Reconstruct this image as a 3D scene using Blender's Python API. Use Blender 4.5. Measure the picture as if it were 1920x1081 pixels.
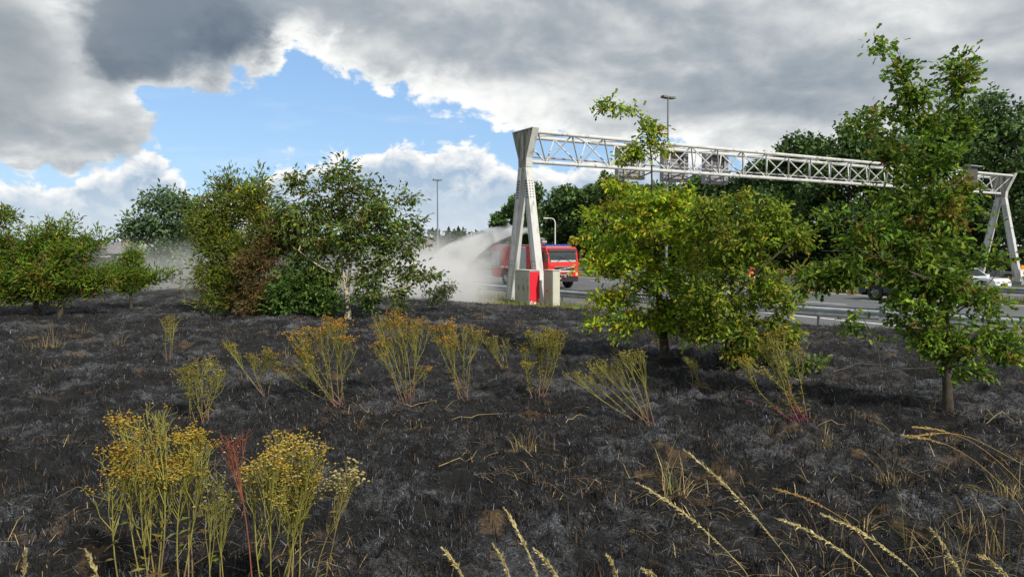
import bpy, math, random
import numpy as np
from mathutils import Vector, Matrix

sc = bpy.context.scene
for _o in list(bpy.data.objects):
    bpy.data.objects.remove(_o)
R = math.radians
random.seed(7)
RNG = np.random.default_rng(7)

# ------------------------------------------------------------------ camera
EYE = 2.85                      # metres above the motorway; the burnt field lies 1.25 m above it
FPX, CX, CY, PITCH = 1340.0, 960.0, 540.5, math.atan(79.5 / 1340.0)
cam = bpy.data.cameras.new('camera')
cam.lens = FPX / 1920.0 * 36.0
cam.sensor_width = 36.0
cam.clip_start, cam.clip_end = 0.05, 9000.0
cam_o = bpy.data.objects.new('camera', cam)
cam_o.location = (0, 0, EYE)
cam_o.rotation_euler = (math.pi / 2 - PITCH, 0, 0)
sc.collection.objects.link(cam_o)
sc.camera = cam_o

# ------------------------------------------------------------------ sun, exposure, render settings
SUN_EL, SUN_AZ = R(40.0), R(142.0)        # azimuth clockwise from +Y: behind the camera, to the right
SDIR = Vector((math.sin(SUN_AZ) * math.cos(SUN_EL), math.cos(SUN_AZ) * math.cos(SUN_EL), math.sin(SUN_EL)))
sun = bpy.data.lights.new('sun', 'SUN')
sun.energy, sun.angle, sun.color = 4.4, R(2.0), (1.0, 0.93, 0.82)
sun_o = bpy.data.objects.new('sun', sun)
sun_o.rotation_euler = SDIR.to_track_quat('Z', 'Y').to_euler()
sc.collection.objects.link(sun_o)
sc.view_settings.view_transform = 'Standard'
sc.view_settings.look = 'None'
sc.view_settings.exposure = 0.2
sc.view_settings.gamma = 1.0
sc.cycles.use_denoising = True
sc.cycles.max_bounces = 6
sc.cycles.transparent_max_bounces = 8
sc.cycles.volume_bounces = 3
sc.cycles.volume_step_rate = 3.0
sc.cycles.volume_max_steps = 96


# ------------------------------------------------------------------ little node language
class NT:
    def __init__(self, tree):
        self.t = tree

    def node(self, kind, **kw):
        n = self.t.nodes.new(kind)
        for k, v in kw.items():
            setattr(n, k, v)
        return n

    def put(self, sock, v):
        if isinstance(v, X):
            self.t.links.new(v.s, sock)
        elif isinstance(v, bpy.types.NodeSocket):
            self.t.links.new(v, sock)
        else:
            sock.default_value = v

    def m(self, op, a, b=0.0, c=None, clamp=False):
        n = self.node('ShaderNodeMath', operation=op, use_clamp=clamp)
        self.put(n.inputs[0], a)
        self.put(n.inputs[1], b)
        if c is not None:
            self.put(n.inputs[2], c)
        return X(self, n.outputs[0])

    def step(self, v, lo, hi, a=0.0, b=1.0):
        n = self.node('ShaderNodeMapRange', interpolation_type='SMOOTHSTEP')
        for i, q in enumerate((v, lo, hi, a, b)):
            self.put(n.inputs[i], q)
        return X(self, n.outputs[0])

    def lin(self, v, lo, hi, a=0.0, b=1.0):
        n = self.node('ShaderNodeMapRange')
        for i, q in enumerate((v, lo, hi, a, b)):
            self.put(n.inputs[i], q)
        return X(self, n.outputs[0])

    def noise(self, vec, scale, detail=6.0, rough=0.55, lac=2.0, dist=0.0):
        n = self.node('ShaderNodeTexNoise')
        if vec is not None:
            self.put(n.inputs['Vector'], vec)
        n.inputs['Scale'].default_value = scale
        n.inputs['Detail'].default_value = detail
        n.inputs['Roughness'].default_value = rough
        n.inputs['Lacunarity'].default_value = lac
        n.inputs['Distortion'].default_value = dist
        return X(self, n.outputs['Fac'])

    def mix(self, f, a, b):
        n = self.node('ShaderNodeMix', data_type='RGBA')
        self.put(n.inputs[0], f)
        self.put(n.inputs[6], a if isinstance(a, X) else (*a, 1.0) if len(a) == 3 else a)
        self.put(n.inputs[7], b if isinstance(b, X) else (*b, 1.0) if len(b) == 3 else b)
        return X(self, n.outputs[2])

    def vec(self, x, y, z):
        n = self.node('ShaderNodeCombineXYZ')
        for i, q in enumerate((x, y, z)):
            self.put(n.inputs[i], q)
        return X(self, n.outputs[0])

    def curve(self, v, lo, hi, pts):
        """piecewise curve through (x, y) points; y is returned in its own units"""
        ys = [p[1] for p in pts]
        y0, y1 = min(ys) - 1.0, max(ys) + 1.0
        n = self.node('ShaderNodeFloatCurve')
        c = n.mapping.curves[0]
        norm = [((p[0] - lo) / (hi - lo), (p[1] - y0) / (y1 - y0)) for p in pts]
        norm = [(min(max(a, 0), 1), b) for a, b in norm]
        c.points[0].location = norm[0]
        c.points[1].location = norm[-1]
        for q in norm[1:-1]:
            c.points.new(*q)
        n.mapping.update()
        self.put(n.inputs['Value'], self.lin(v, lo, hi))
        return X(self, n.outputs[0]) * (y1 - y0) + y0


class X:
    def __init__(self, nt, s):
        self.nt, self.s = nt, s

    def __add__(self, o): return self.nt.m('ADD', self, o)
    __radd__ = __add__
    def __sub__(self, o): return self.nt.m('SUBTRACT', self, o)
    def __rsub__(self, o): return self.nt.m('SUBTRACT', o, self)
    def __mul__(self, o): return self.nt.m('MULTIPLY', self, o)
    __rmul__ = __mul__
    def __truediv__(self, o): return self.nt.m('DIVIDE', self, o)
    def __rtruediv__(self, o): return self.nt.m("DIVIDE", o, self)
    def max(self, o): return self.nt.m('MAXIMUM', self, o)
    def min(self, o): return self.nt.m('MINIMUM', self, o)


def azel(px, py):
    """photo pixel -> azimuth, elevation in degrees"""
    a, b = (px - CX) / FPX, (CY - py) / FPX
    d = Vector((a, math.cos(PITCH) + b * math.sin(PITCH), -math.sin(PITCH) + b * math.cos(PITCH))).normalized()
    return math.degrees(math.atan2(d.x, d.y)), math.degrees(math.asin(d.z))


# ------------------------------------------------------------------ sky: Nishita air with broken clouds
world = bpy.data.worlds.new('World')
sc.world = world
world.use_nodes = True
wt = world.node_tree
wt.nodes.clear()
W = NT(wt)
tc = W.node('ShaderNodeTexCoord')
sep = W.node('ShaderNodeSeparateXYZ')
wt.links.new(tc.outputs['Generated'], sep.inputs[0])
dx, dy, dz = (X(W, sep.outputs[i]) for i in range(3))
az = W.m('ARCTAN2', dx, dy) * (180 / math.pi)
el = W.m('ARCSINE', dz) * (180 / math.pi)
sky = W.node('ShaderNodeTexSky', sky_type='NISHITA', sun_disc=False)
sky.sun_elevation, sky.sun_rotation = SUN_EL, SUN_AZ
sky.air_density, sky.dust_density, sky.ozone_density = 1.0, 0.6, 2.0
air = X(W, sky.outputs[0])
SKY_STRENGTH = 0.12


def blob(px, py, sx, sy):
    a, e = azel(px, py)
    u = (az - a) / (sx / 23.4)
    v = (el - e) / (sy / 23.4)
    return W.m('EXPONENT', (u * u + v * v) * -1.0)


# cloud-deck coordinates: features get finer and flatter towards the horizon
k = 1.0 / (dz.max(0.0) + 0.42)
qv = W.vec(dx * k + 3.1, dy * k, dz * k * 1.9)
qs = W.vec(dx, dy, dz * 1.35)
n_big = W.noise(qv, 2.6, 4.0, 0.5)
n_mid = W.noise(qv, 4.6, 6.0, 0.5, dist=0.25)
n_fine = W.noise(qs, 22.0, 8.0, 0.58, dist=0.3)
# the same fields a little towards the light, for relief
n_mid_o = W.noise(W.vec(dx * k + 3.115, dy * k, dz * k * 1.9 + 0.07), 4.6, 5.0, 0.5, dist=0.25)
n_fine_o = W.noise(W.vec(dx + 0.005, dy, dz * 1.35 + 0.016), 22.0, 6.0, 0.58, dist=0.3)

# --- far cumulus bank low over the horizon
bank = [azel(*p) for p in ((-900, 330), (-300, 300), (0, 300), (120, 305), (190, 300), (240, 282), (285, 262), (310, 300), (350, 345), (430, 390), (500, 350),
                           (530, 295), (600, 290), (680, 284), (740, 272), (840, 274), (930, 286), (1000, 300), (1150, 300), (1300, 275), (1500, 300), (2200, 300), (2900, 330))]
d_bank = (W.curve(az, -60, 60, bank) - el) * 0.42 + (n_fine - 0.5) * 3.6 + (n_mid - 0.5) * 1.2
a_bank = W.step(d_bank, 0.0, 0.42)
relief_b = (n_fine - n_fine_o) * 5.0
lit_b = W.step(d_bank, 0.15, 1.2, 1.0, 0.1) + relief_b * W.step(d_bank, 0.2, 2.2, 0.75, 0.18)
c_bank = W.mix(W.m('ADD', lit_b, 0.0, clamp=True), (0.36, 0.47, 0.60), (0.90, 0.89, 0.87))
# brighter, paler air near the horizon
c_bank = W.mix(W.step(el, 0.0, 5.5, 0.65, 0.0), c_bank, (0.68, 0.74, 0.78))

# --- near deck with dark bases and bright broken edges
edge = [azel(*p) for p in ((-1200, 250), (-400, 285), (0, 305), (120, 308), (215, 300), (275, 270), (315, 215), (345, 165), (400, 172), (450, 150), (510, 125), (548, 112),
                           (575, 108), (620, 122), (680, 150), (760, 160), (850, 166), (930, 190), (985, 228), (1080, 240), (1180, 262), (1300, 270), (1400, 284), (1520, 330), (1800, 360), (2600, 340))]
d_deck = (el - W.curve(az, -60, 60, edge)) * 0.30 + (n_mid - 0.5) * 2.0 + (n_fine - 0.5) * 1.9
d_deck = d_deck - blob(268, 175, 44, 30) * 1.3 + blob(-60, 120, 260, 160) * 0.8 + blob(1500, 120, 600, 150) * 0.9
d_deck = d_deck - blob(1010, 196, 60, 26) * 0.45 - blob(1225, 268, 70, 16) * 0.6 - blob(556, 70, 22, 40) * 0.35
a_deck = W.step(d_deck, -0.03, 0.26)
relief = (n_mid - n_mid_o) * 1.9 + (n_fine - n_fine_o) * W.step(d_deck, 0.1, 1.0, 1.5, 0.40)
core = W.step(d_deck, 0.1, 1.15)
dark = blob(335, 70, 150, 95) * 1.0 + blob(30, 120, 80, 100) * 0.4 + blob(210, 270, 120, 20) * 0.25 + blob(1450, 150, 240, 70) * 0.10 + (n_big - 0.5) * 1.5
lite = blob(1010, 175, 170, 50) * 0.5 + blob(110, 30, 60, 70) * 0.7 + blob(120, 190, 110, 40) * 0.45 + blob(1200, 70, 70, 50) * 0.55 + blob(1700, 30, 160, 60) * 0.3 + blob(1330, 250, 90, 30) * 0.4
g = core * 0.56 + W.m('MULTIPLY', dark, core) * 0.65 - lite * 0.5 - relief * 0.8
greyed = W.step(az, azel(540, 0)[0], azel(400, 0)[0], 0.0, 0.36)
g = g + greyed * (1.0 - core)
g = W.m('ADD', W.m('TANH', (g - 0.45) * 1.35) * 0.55 + 0.46, 0.0, clamp=True)
ramp = W.node('ShaderNodeValToRGB')
wt.links.new(g.s, ramp.inputs[0])
els = ramp.color_ramp.elements
els[0].position, els[0].color = 0.0, (0.97, 0.97, 0.95, 1)
els[1].position, els[1].color = 1.0, (0.135, 0.175, 0.225, 1)
for pos, col in ((0.2, (0.82, 0.83, 0.82)), (0.42, (0.56, 0.585, 0.60)), (0.62, (0.385, 0.42, 0.455)), (0.82, (0.255, 0.305, 0.355))):
    e = els.new(pos)
    e.color = (*col, 1)
c_deck = X(W, ramp.outputs[0])
slate = W.step(blob(335, 62, 175, 108) + (n_mid - 0.5) * 0.9 + (n_fine - 0.5) * 0.5, 0.34, 0.62, 0.0, 0.85)
c_deck = W.mix(slate * core, c_deck, W.mix(W.step(n_mid - relief * 0.5, 0.35, 0.65), (0.17, 0.21, 0.26), (0.105, 0.14, 0.19)))
slate2 = W.step(blob(20, 120, 110, 120) + (n_mid - 0.5) * 0.9, 0.35, 0.9, 0.0, 0.6)
c_deck = W.mix(slate2 * core, c_deck, (0.22, 0.26, 0.29))

# --- thin veils over the blue gap
n_veil = W.noise(W.vec(dx * k * 0.8, dy * k, dz * k * 5.0), 3.0, 8.0, 0.62)
veil = W.step(n_veil, 0.52, 0.85, 0.0, 0.35)

gain = W.node('ShaderNodeVectorMath', operation='SCALE')
wt.links.new(air.s, gain.inputs[0])
gain.inputs['Scale'].default_value = SKY_STRENGTH
blue = X(W, gain.outputs[0])
pale = W.step(el, -1.0, 10.0, 0.6, 0.5)
blue = W.mix(pale, blue, (0.26, 0.48, 0.83))
blue = W.mix(veil, blue, (0.85, 0.88, 0.90))
col = W.mix(a_bank, blue, c_bank)
col = W.mix(a_deck, col, c_deck)
col = W.mix(W.step(el, -1.5, -0.2), (0.10, 0.10, 0.09), col)
world.cycles.sampling_method = 'MANUAL'
world.cycles.sample_map_resolution = 256
bg = W.node('ShaderNodeBackground')
wt.links.new(col.s, bg.inputs['Color'])
bg.inputs['Strength'].default_value = 1.0
wo = W.node('ShaderNodeOutputWorld')
wt.links.new(bg.outputs[0], wo.inputs[0])


# ------------------------------------------------------------------ placing helpers
TH = R(29.6)
GC, GS = math.cos(TH), math.sin(TH)       # across the motorway: (GC, GS); along it, away from the camera: (-GS, GC)


def UV(u, v, z=0.0):
    return Vector((u * GC - v * GS, u * GS + v * GC, z))


def ray(px, py):
    a, b = (px - CX) / FPX, (CY - py) / FPX
    return Vector((a, math.cos(PITCH) + b * math.sin(PITCH), -math.sin(PITCH) + b * math.cos(PITCH)))


def at(px, py, Y):
    """the point at depth Y that the photo shows at a pixel"""
    d = ray(px, py)
    return Vector((0, 0, EYE)) + d * (Y / d.y)


def smooth01(t):
    t = np.clip(t, 0, 1)
    return t * t * (3 - 2 * t)


def crest(v):
    return np.interp(v, [-40, 6, 8, 10, 15, 17, 30, 60, 200], [14.5, 14.0, 13.5, 12.4, 10.2, 8.4, 4.0, 0.0, -20.0])


def terrain(x, y):
    u = x * GC + y * GS
    v = -x * GS + y * GC
    uc = crest(v)
    z = 1.25 - 0.88 * smooth01((u - uc) / np.maximum(15.3 - uc, 2.4))
    z = z - 0.49 * smooth01((u - 16.9) / 2.2)
    z = z + 0.19 * smooth01((u - 38.3) / 0.5) - 0.19 * smooth01((u - 41.0) / 0.5)
    z = z + 0.5 * smooth01((u - 55.2) / 1.3)
    z = z + 0.5 * smooth01((u - 60) / 10.0)
    return z


def ground(x, y):
    return float(terrain(np.array([x], float), np.array([y], float))[0])


def hit(px, py):
    """where a pixel's ray meets the ground"""
    d = ray(px, py)
    o = Vector((0, 0, EYE))
    t = 0.5
    while t < 400:
        p = o + d * t
        if p.z <= ground(p.x, p.y):
            return Vector((p.x, p.y, ground(p.x, p.y)))
        t += 0.02
    return Vector((p.x, p.y, 0))


_perm = np.random.default_rng(3).random((256, 256))


def vnoise(x, y):
    xi, yi = np.floor(x).astype(int), np.floor(y).astype(int)
    fx, fy = smooth01(x - xi), smooth01(y - yi)
    a = _perm[xi & 255, yi & 255]
    b = _perm[(xi + 1) & 255, yi & 255]
    c = _perm[xi & 255, (yi + 1) & 255]
    d = _perm[(xi + 1) & 255, (yi + 1) & 255]
    return (a * (1 - fx) + b * fx) * (1 - fy) + (c * (1 - fx) + d * fx) * fy - 0.5


def burn_amount(x, y):
    """1 where the verge has burnt, 0 on the grass strip along the motorway"""
    u = x * GC + y * GS
    v = -x * GS + y * GC
    ub = np.interp(v, [-40, 6, 9, 15, 20, 30, 45, 80], [13.6, 13.4, 13.2, 13.4, 13.2, 11.0, 9.0, 6.0])
    ub = ub + 1.1 * vnoise(x / 1.3 + 40, y / 1.3) + 0.5 * vnoise(x / 0.4, y / 0.4 + 9)
    return 1 - smooth01((u - ub) / 0.5)


def micro(x, y):
    tus = np.abs(vnoise(x / 0.42 + 31, y / 0.42)) + 0.6 * np.abs(vnoise(x / 0.19, y / 0.19 + 17))
    m = 0.12 * vnoise(x / 1.7, y / 1.7) + 0.20 * (0.34 - tus) + 0.05 * vnoise(x / 0.085 + 5, y / 0.085) + 0.03 * vnoise(x / 0.04 + 5, y / 0.04)
    u = x * GC + y * GS
    return m * (1 - smooth01((u - 15.5) / 2.0))


# ------------------------------------------------------------------ object helpers
COL = sc.collection


def tag(o, label=None, cat=None, group=None, kind=None):
    if label:
        o['label'] = label
    if cat:
        o['category'] = cat
    if group:
        o['group'] = group
    if kind:
        o['kind'] = kind
    return o


def empty(name, loc, rz=0.0, label=None, cat=None, group=None):
    o = bpy.data.objects.new(name, None)
    o.location = loc
    o.rotation_euler = (0, 0, rz)
    o.empty_display_size = 0.2
    COL.objects.link(o)
    return tag(o, label, cat, group)


def link(name, me, parent=None, mat=None):
    if mat is not None:
        me.materials.append(mat)
    o = bpy.data.objects.new(name, me)
    COL.objects.link(o)
    if parent is not None:
        o.parent = parent
    return o


def copy_tree(o, parent=None):
    c = o.copy()
    COL.objects.link(c)
    c.parent = parent
    for ch in list(o.children):
        copy_tree(ch, c)
    return c


def np_mesh(name, verts, faces, cols=None, smooth=False):
    verts = np.asarray(verts, np.float32)
    faces = np.asarray(faces, np.int32)
    me = bpy.data.meshes.new(name)
    k_ = faces.shape[1]
    me.vertices.add(len(verts))
    me.vertices.foreach_set('co', verts.ravel())
    me.loops.add(faces.size)
    me.loops.foreach_set('vertex_index', faces.ravel())
    me.polygons.add(len(faces))
    me.polygons.foreach_set('loop_start', np.arange(0, faces.size, k_, dtype=np.int32))
    me.polygons.foreach_set('use_smooth', np.full(len(faces), smooth))
    me.update(calc_edges=True)
    if cols is not None:
        ca = me.color_attributes.new('Col', 'FLOAT_COLOR', 'POINT')
        c4 = np.ones((len(verts), 4), np.float32)
        c4[:, :cols.shape[1]] = cols
        ca.data.foreach_set('color', c4.ravel())
    return me


class MB:
    """collects solids and links them as one mesh"""

    def __init__(self):
        self.v, self.f = [], []

    def add(self, vs, fs):
        n = len(self.v)
        self.v += [tuple(p) for p in vs]
        self.f += [tuple(i + n for i in f) for f in fs]
        return self

    def box(self, x0, x1, y0, y1, z0, z1):
        vs = [(x, y, z) for z in (z0, z1) for y in (y0, y1) for x in (x0, x1)]
        return self.add(vs, [(0, 2, 3, 1), (4, 5, 7, 6), (0, 1, 5, 4), (2, 6, 7, 3), (0, 4, 6, 2), (1, 3, 7, 5)])

    def hexa(self, p):
        """8 corners: four of one face then the four opposite them"""
        return self.add(p, [(3, 2, 1, 0), (4, 5, 6, 7), (0, 1, 5, 4), (1, 2, 6, 5), (2, 3, 7, 6), (3, 0, 4, 7)])

    def tube(self, a, b, r0, r1=None, n=8, caps=True):
        a, b = Vector(a), Vector(b)
        r1 = r0 if r1 is None else r1
        d = (b - a).normalized()
        s = d.cross(Vector((0, 0, 1)) if abs(d.z) < 0.95 else Vector((1, 0, 0))).normalized()
        t = d.cross(s)
        vs = []
        for p, r in ((a, r0), (b, r1)):
            for i in range(n):
                w = 2 * math.pi * i / n
                vs.append(p + s * (math.cos(w) * r) + t * (math.sin(w) * r))
        fs = [(i, (i + 1) % n, n + (i + 1) % n, n + i) for i in range(n)]
        if caps:
            fs += [tuple(range(n - 1, -1, -1)), tuple(range(n, 2 * n))]
        return self.add(vs, fs)

    def path(self, pts, r, n=6):
        """tapered tube through points; r is a number or a list"""
        pts = [Vector(p) for p in pts]
        rs = r if isinstance(r, (list, tuple)) else [r] * len(pts)
        vs, fs = [], []
        for i, p in enumerate(pts):
            d = (pts[min(i + 1, len(pts) - 1)] - pts[max(i - 1, 0)]).normalized()
            s = d.cross(Vector((0.13, 0.21, 1)) if abs(d.z) < 0.9 else Vector((1, 0.1, 0))).normalized()
            t = d.cross(s)
            for j in range(n):
                w = 2 * math.pi * j / n
                vs.append(p + s * (math.cos(w) * rs[i]) + t * (math.sin(w) * rs[i]))
        for i in range(len(pts) - 1):
            for j in range(n):
                fs.append((i * n + j, i * n + (j + 1) % n, (i + 1) * n + (j + 1) % n, (i + 1) * n + j))
        fs += [tuple(range(n - 1, -1, -1)), tuple(range((len(pts) - 1) * n, len(pts) * n))]
        return self.add(vs, fs)

    def prism(self, poly, axis, lo, hi):
        """polygon extruded along an axis; poly is in the two other axes in order"""
        def mk(p, w):
            return {'x': (w, p[0], p[1]), 'y': (p[0], w, p[1]), 'z': (p[0], p[1], w)}[axis]
        n = len(poly)
        vs = [mk(p, lo) for p in poly] + [mk(p, hi) for p in poly]
        fs = [(i, (i + 1) % n, n + (i + 1) % n, n + i) for i in range(n)] + [tuple(range(n - 1, -1, -1)), tuple(range(n, 2 * n))]
        return self.add(vs, fs)

    def build(self, name, mat, parent=None, bevel=0.0, smooth=False, segs=2):
        me = bpy.data.meshes.new(name)
        me.from_pydata(self.v, [], self.f)
        me.validate()
        import bmesh
        bm = bmesh.new()
        bm.from_mesh(me)
        bmesh.ops.recalc_face_normals(bm, faces=bm.faces)
        if bevel:
            es = [e for e in bm.edges if len(e.link_faces) == 2 and e.calc_face_angle(0) > 0.5]
            bmesh.ops.bevel(bm, geom=es, offset=bevel, segments=segs, affect='EDGES', profile=0.5)
        bm.to_mesh(me)
        bm.free()
        if smooth:
            me.polygons.foreach_set('use_smooth', np.full(len(me.polygons), True))
        return link(name, me, parent, mat)


# ------------------------------------------------------------------ materials
def new_mat(name):
    m = bpy.data.materials.new(name)
    m.use_nodes = True
    t = m.node_tree
    b = t.nodes['Principled BSDF']
    return m, NT(t), b


def paint(name, col, rough=0.5, metal=0.0, vary=0.12, scale=3.0, bump=0.0, dirt=None, dirt_lo=0.55, dirt_hi=0.8, dirt_scale=(2, 2, 0.6), coat=0.0, spec=0.5):
    """a surface colour with uneven tone, optional streaky dirt and fine relief"""
    m, n, b = new_mat(name)
    tc_ = n.node('ShaderNodeTexCoord')
    nz = n.noise(tc_.outputs['Object'], scale, 6.0, 0.6)
    c = n.mix(n.step(nz, 0.3, 0.7), tuple(x * (1 - vary) for x in col), tuple(min(1, x * (1 + vary)) for x in col))
    if dirt is not None:
        mp = n.node('ShaderNodeMapping')
        n.t.links.new(tc_.outputs['Object'], mp.inputs[0])
        mp.inputs['Scale'].default_value = dirt_scale
        dn = n.noise(mp.outputs[0], 2.5, 8.0, 0.65)
        c = n.mix(n.step(dn, dirt_lo, dirt_hi), c, dirt)
    n.put(b.inputs['Base Color'], c)
    rn = n.lin(n.noise(tc_.outputs['Object'], scale * 4, 4.0), 0.3, 0.7, max(0.02, rough - 0.08), min(1, rough + 0.1))
    n.put(b.inputs['Roughness'], rn)
    b.inputs['Metallic'].default_value = metal
    b.inputs['Coat Weight'].default_value = coat
    b.inputs['Specular IOR Level'].default_value = spec
    if bump:
        bn = n.node('ShaderNodeBump')
        bn.inputs['Strength'].default_value = 0.6
        bn.inputs['Distance'].default_value = bump
        n.put(bn.inputs['Height'], n.noise(tc_.outputs['Object'], scale * 12, 5.0, 0.6))
        n.t.links.new(bn.outputs[0], b.inputs['Normal'])
    return m


def leaf_mat(name, trans=0.35, rough=0.5, spec=0.2, sat=1.0):
    """leaf colour comes from the mesh; light also passes through the blade"""
    m, n, b = new_mat(name)
    at_ = n.node('ShaderNodeAttribute', attribute_name='Col')
    geo = n.node('ShaderNodeNewGeometry')
    nz = n.noise(geo.outputs['Position'], 30.0, 3.0)
    hs = n.node('ShaderNodeHueSaturation')
    n.t.links.new(at_.outputs['Color'], hs.inputs['Color'])
    n.put(hs.inputs['Value'], n.lin(nz, 0.3, 0.7, 0.8, 1.2))
    hs.inputs['Saturation'].default_value = sat
    n.t.links.new(hs.outputs[0], b.inputs['Base Color'])
    b.inputs['Roughness'].default_value = rough
    b.inputs['Specular IOR Level'].default_value = spec
    if trans:
        tr = n.node('ShaderNodeBsdfTranslucent')
        h2 = n.node('ShaderNodeHueSaturation')
        n.t.links.new(hs.outputs[0], h2.inputs['Color'])
        h2.inputs['Value'].default_value = 1.25
        n.t.links.new(h2.outputs[0], tr.inputs['Color'])
        mx = n.node('ShaderNodeMixShader')
        mx.inputs[0].default_value = trans
        n.t.links.new(b.outputs[0], mx.inputs[1])
        n.t.links.new(tr.outputs[0], mx.inputs[2])
        n.t.links.new(mx.outputs[0], n.t.nodes['Material Output'].inputs['Surface'])
    return m


M = {}
M['leaf'] = leaf_mat('leaf', 0.42)
M['far_leaf'] = leaf_mat('far_leaf', 0.25, 0.7, 0.15)
M['straw'] = leaf_mat('straw', 0.2, 0.6, 0.25)
M['char'] = leaf_mat('char', 0.0, 0.75, 0.25)
M['flower'] = leaf_mat('flower', 0.3, 0.7, 0.1)
M['bark'] = paint('bark', (0.055, 0.045, 0.03), 0.9, vary=0.4, scale=9, bump=0.02, dirt=(0.03, 0.027, 0.024), dirt_scale=(4, 4, 1))
M['pale_bark'] = paint('pale_bark', (0.42, 0.38, 0.29), 0.85, vary=0.25, scale=6, bump=0.01, dirt=(0.16, 0.15, 0.11), dirt_lo=0.5, dirt_hi=0.75, dirt_scale=(4, 4, 1.2))
M['dark_bark'] = paint('dark_bark', (0.035, 0.03, 0.025), 0.9, vary=0.3, scale=4)
M['gantry'] = paint('gantry', (0.50, 0.51, 0.50), 0.5, vary=0.08, scale=1.5, dirt=(0.17, 0.165, 0.13), dirt_lo=0.52, dirt_hi=0.74, dirt_scale=(1.6, 1.6, 0.4))
M['gantry_head'] = paint('gantry_head', (0.30, 0.30, 0.26), 0.6, vary=0.12, scale=1.5, dirt=(0.10, 0.10, 0.04), dirt_lo=0.42, dirt_hi=0.62, dirt_scale=(2.0, 2.0, 0.3))
M['dark'] = paint('dark', (0.012, 0.012, 0.013), 0.6, vary=0.3)
M['galv'] = paint('galv', (0.40, 0.43, 0.46), 0.42, metal=0.55, vary=0.15, scale=2.0, dirt=(0.2, 0.19, 0.17), dirt_lo=0.55, dirt_hi=0.85)
M['galv_dark'] = paint('galv_dark', (0.17, 0.18, 0.19), 0.55, metal=0.4, vary=0.2, scale=2.0)
M['mast'] = paint('mast', (0.19, 0.22, 0.24), 0.5, metal=0.4, vary=0.12)
M['lamp_head'] = paint('lamp_head', (0.10, 0.10, 0.085), 0.5, vary=0.15)
M['lamp_white'] = paint('lamp_white', (0.62, 0.62, 0.60), 0.5, vary=0.08)
M['sign_back'] = paint('sign_back', (0.32, 0.32, 0.34), 0.5, metal=0.3, vary=0.12, scale=3, dirt=(0.24, 0.22, 0.2), dirt_lo=0.5, dirt_hi=0.8)
M['sign_rib'] = paint('sign_rib', (0.13, 0.127, 0.13), 0.55, metal=0.3, vary=0.15)
M['sign_face'] = paint('sign_face', (0.055, 0.058, 0.065), 0.5, vary=0.2)
M['cabinet'] = paint('cabinet', (0.33, 0.34, 0.28), 0.6, vary=0.08, scale=2.5, dirt=(0.17, 0.17, 0.11), dirt_lo=0.6, dirt_hi=0.85, dirt_scale=(4, 4, 0.8))
M['cabinet_pale'] = paint('cabinet_pale', (0.46, 0.46, 0.39), 0.6, vary=0.06, scale=2.5, dirt=(0.28, 0.27, 0.19), dirt_lo=0.62, dirt_hi=0.9, dirt_scale=(4, 4, 0.8))  # lighter copy of the cabinet tone; on the end panel it imitates sunlight
M['red'] = paint('red', (0.52, 0.018, 0.014), 0.3, vary=0.08, scale=1.2, coat=0.5)
M['red_orange'] = paint('red_orange', (0.58, 0.025, 0.015), 0.3, vary=0.08, scale=1.2, coat=0.4)
M['white'] = paint('white', (0.75, 0.75, 0.73), 0.45, vary=0.06)
M['silver'] = paint('silver', (0.50, 0.52, 0.52), 0.35, metal=0.5, vary=0.08)
M['rubber'] = paint('rubber', (0.016, 0.016, 0.017), 0.75, vary=0.3, scale=8)
M['blue_strip'] = paint('blue_strip', (0.06, 0.04, 0.28), 0.4, vary=0.1)
M['blue_lens'] = paint('blue_lens', (0.02, 0.05, 0.35), 0.15, vary=0.1, coat=0.6)
M['amber'] = paint('amber', (0.62, 0.40, 0.22), 0.3, vary=0.1)
M['yellow'] = paint('yellow', (0.70, 0.45, 0.02), 0.5, vary=0.1)
M['orange'] = paint('orange', (0.80, 0.26, 0.01), 0.5, vary=0.08)
M['black_plastic'] = paint('black_plastic', (0.022, 0.022, 0.024), 0.5, vary=0.2)
M['glass'] = paint('glass', (0.03, 0.04, 0.045), 0.06, vary=0.2, spec=0.9)
M['teal_paint'] = paint('teal_paint', (0.035, 0.06, 0.075), 0.25, metal=0.4, vary=0.08, coat=0.6)
M['white_paint'] = paint('white_paint', (0.72, 0.75, 0.80), 0.25, vary=0.05, coat=0.6)
M['grey_paint'] = paint('grey_paint', (0.16, 0.18, 0.20), 0.25, metal=0.4, vary=0.08, coat=0.6)
M['tail_red'] = paint('tail_red', (0.55, 0.02, 0.015), 0.2, vary=0.1, coat=0.5)
M['skin'] = paint('skin', (0.45, 0.26, 0.18), 0.6, vary=0.08)
M['hivis_orange'] = paint('hivis_orange', (0.85, 0.20, 0.03), 0.7, vary=0.15, scale=8)
M['hivis_yellow'] = paint('hivis_yellow', (0.70, 0.72, 0.06), 0.7, vary=0.12, scale=8)
M['trousers'] = paint('trousers', (0.03, 0.035, 0.05), 0.8, vary=0.2, scale=8)
M['roof_tile'] = paint('roof_tile', (0.16, 0.16, 0.17), 0.8, vary=0.2, scale=1.0)
M['brick'] = paint('brick', (0.26, 0.18, 0.14), 0.85, vary=0.2, scale=1.0)
M['plaster'] = paint('plaster', (0.62, 0.62, 0.60), 0.8, vary=0.1, scale=0.6)
M['concrete'] = paint('concrete', (0.25, 0.27, 0.29), 0.8, vary=0.15, scale=0.3, dirt=(0.14, 0.15, 0.16), dirt_lo=0.5, dirt_hi=0.8)
M['marking'] = paint('marking', (0.72, 0.72, 0.70), 0.6, vary=0.12, scale=4, dirt=(0.3, 0.3, 0.3), dirt_lo=0.6, dirt_hi=0.9, dirt_scale=(3, 3, 3))


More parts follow.
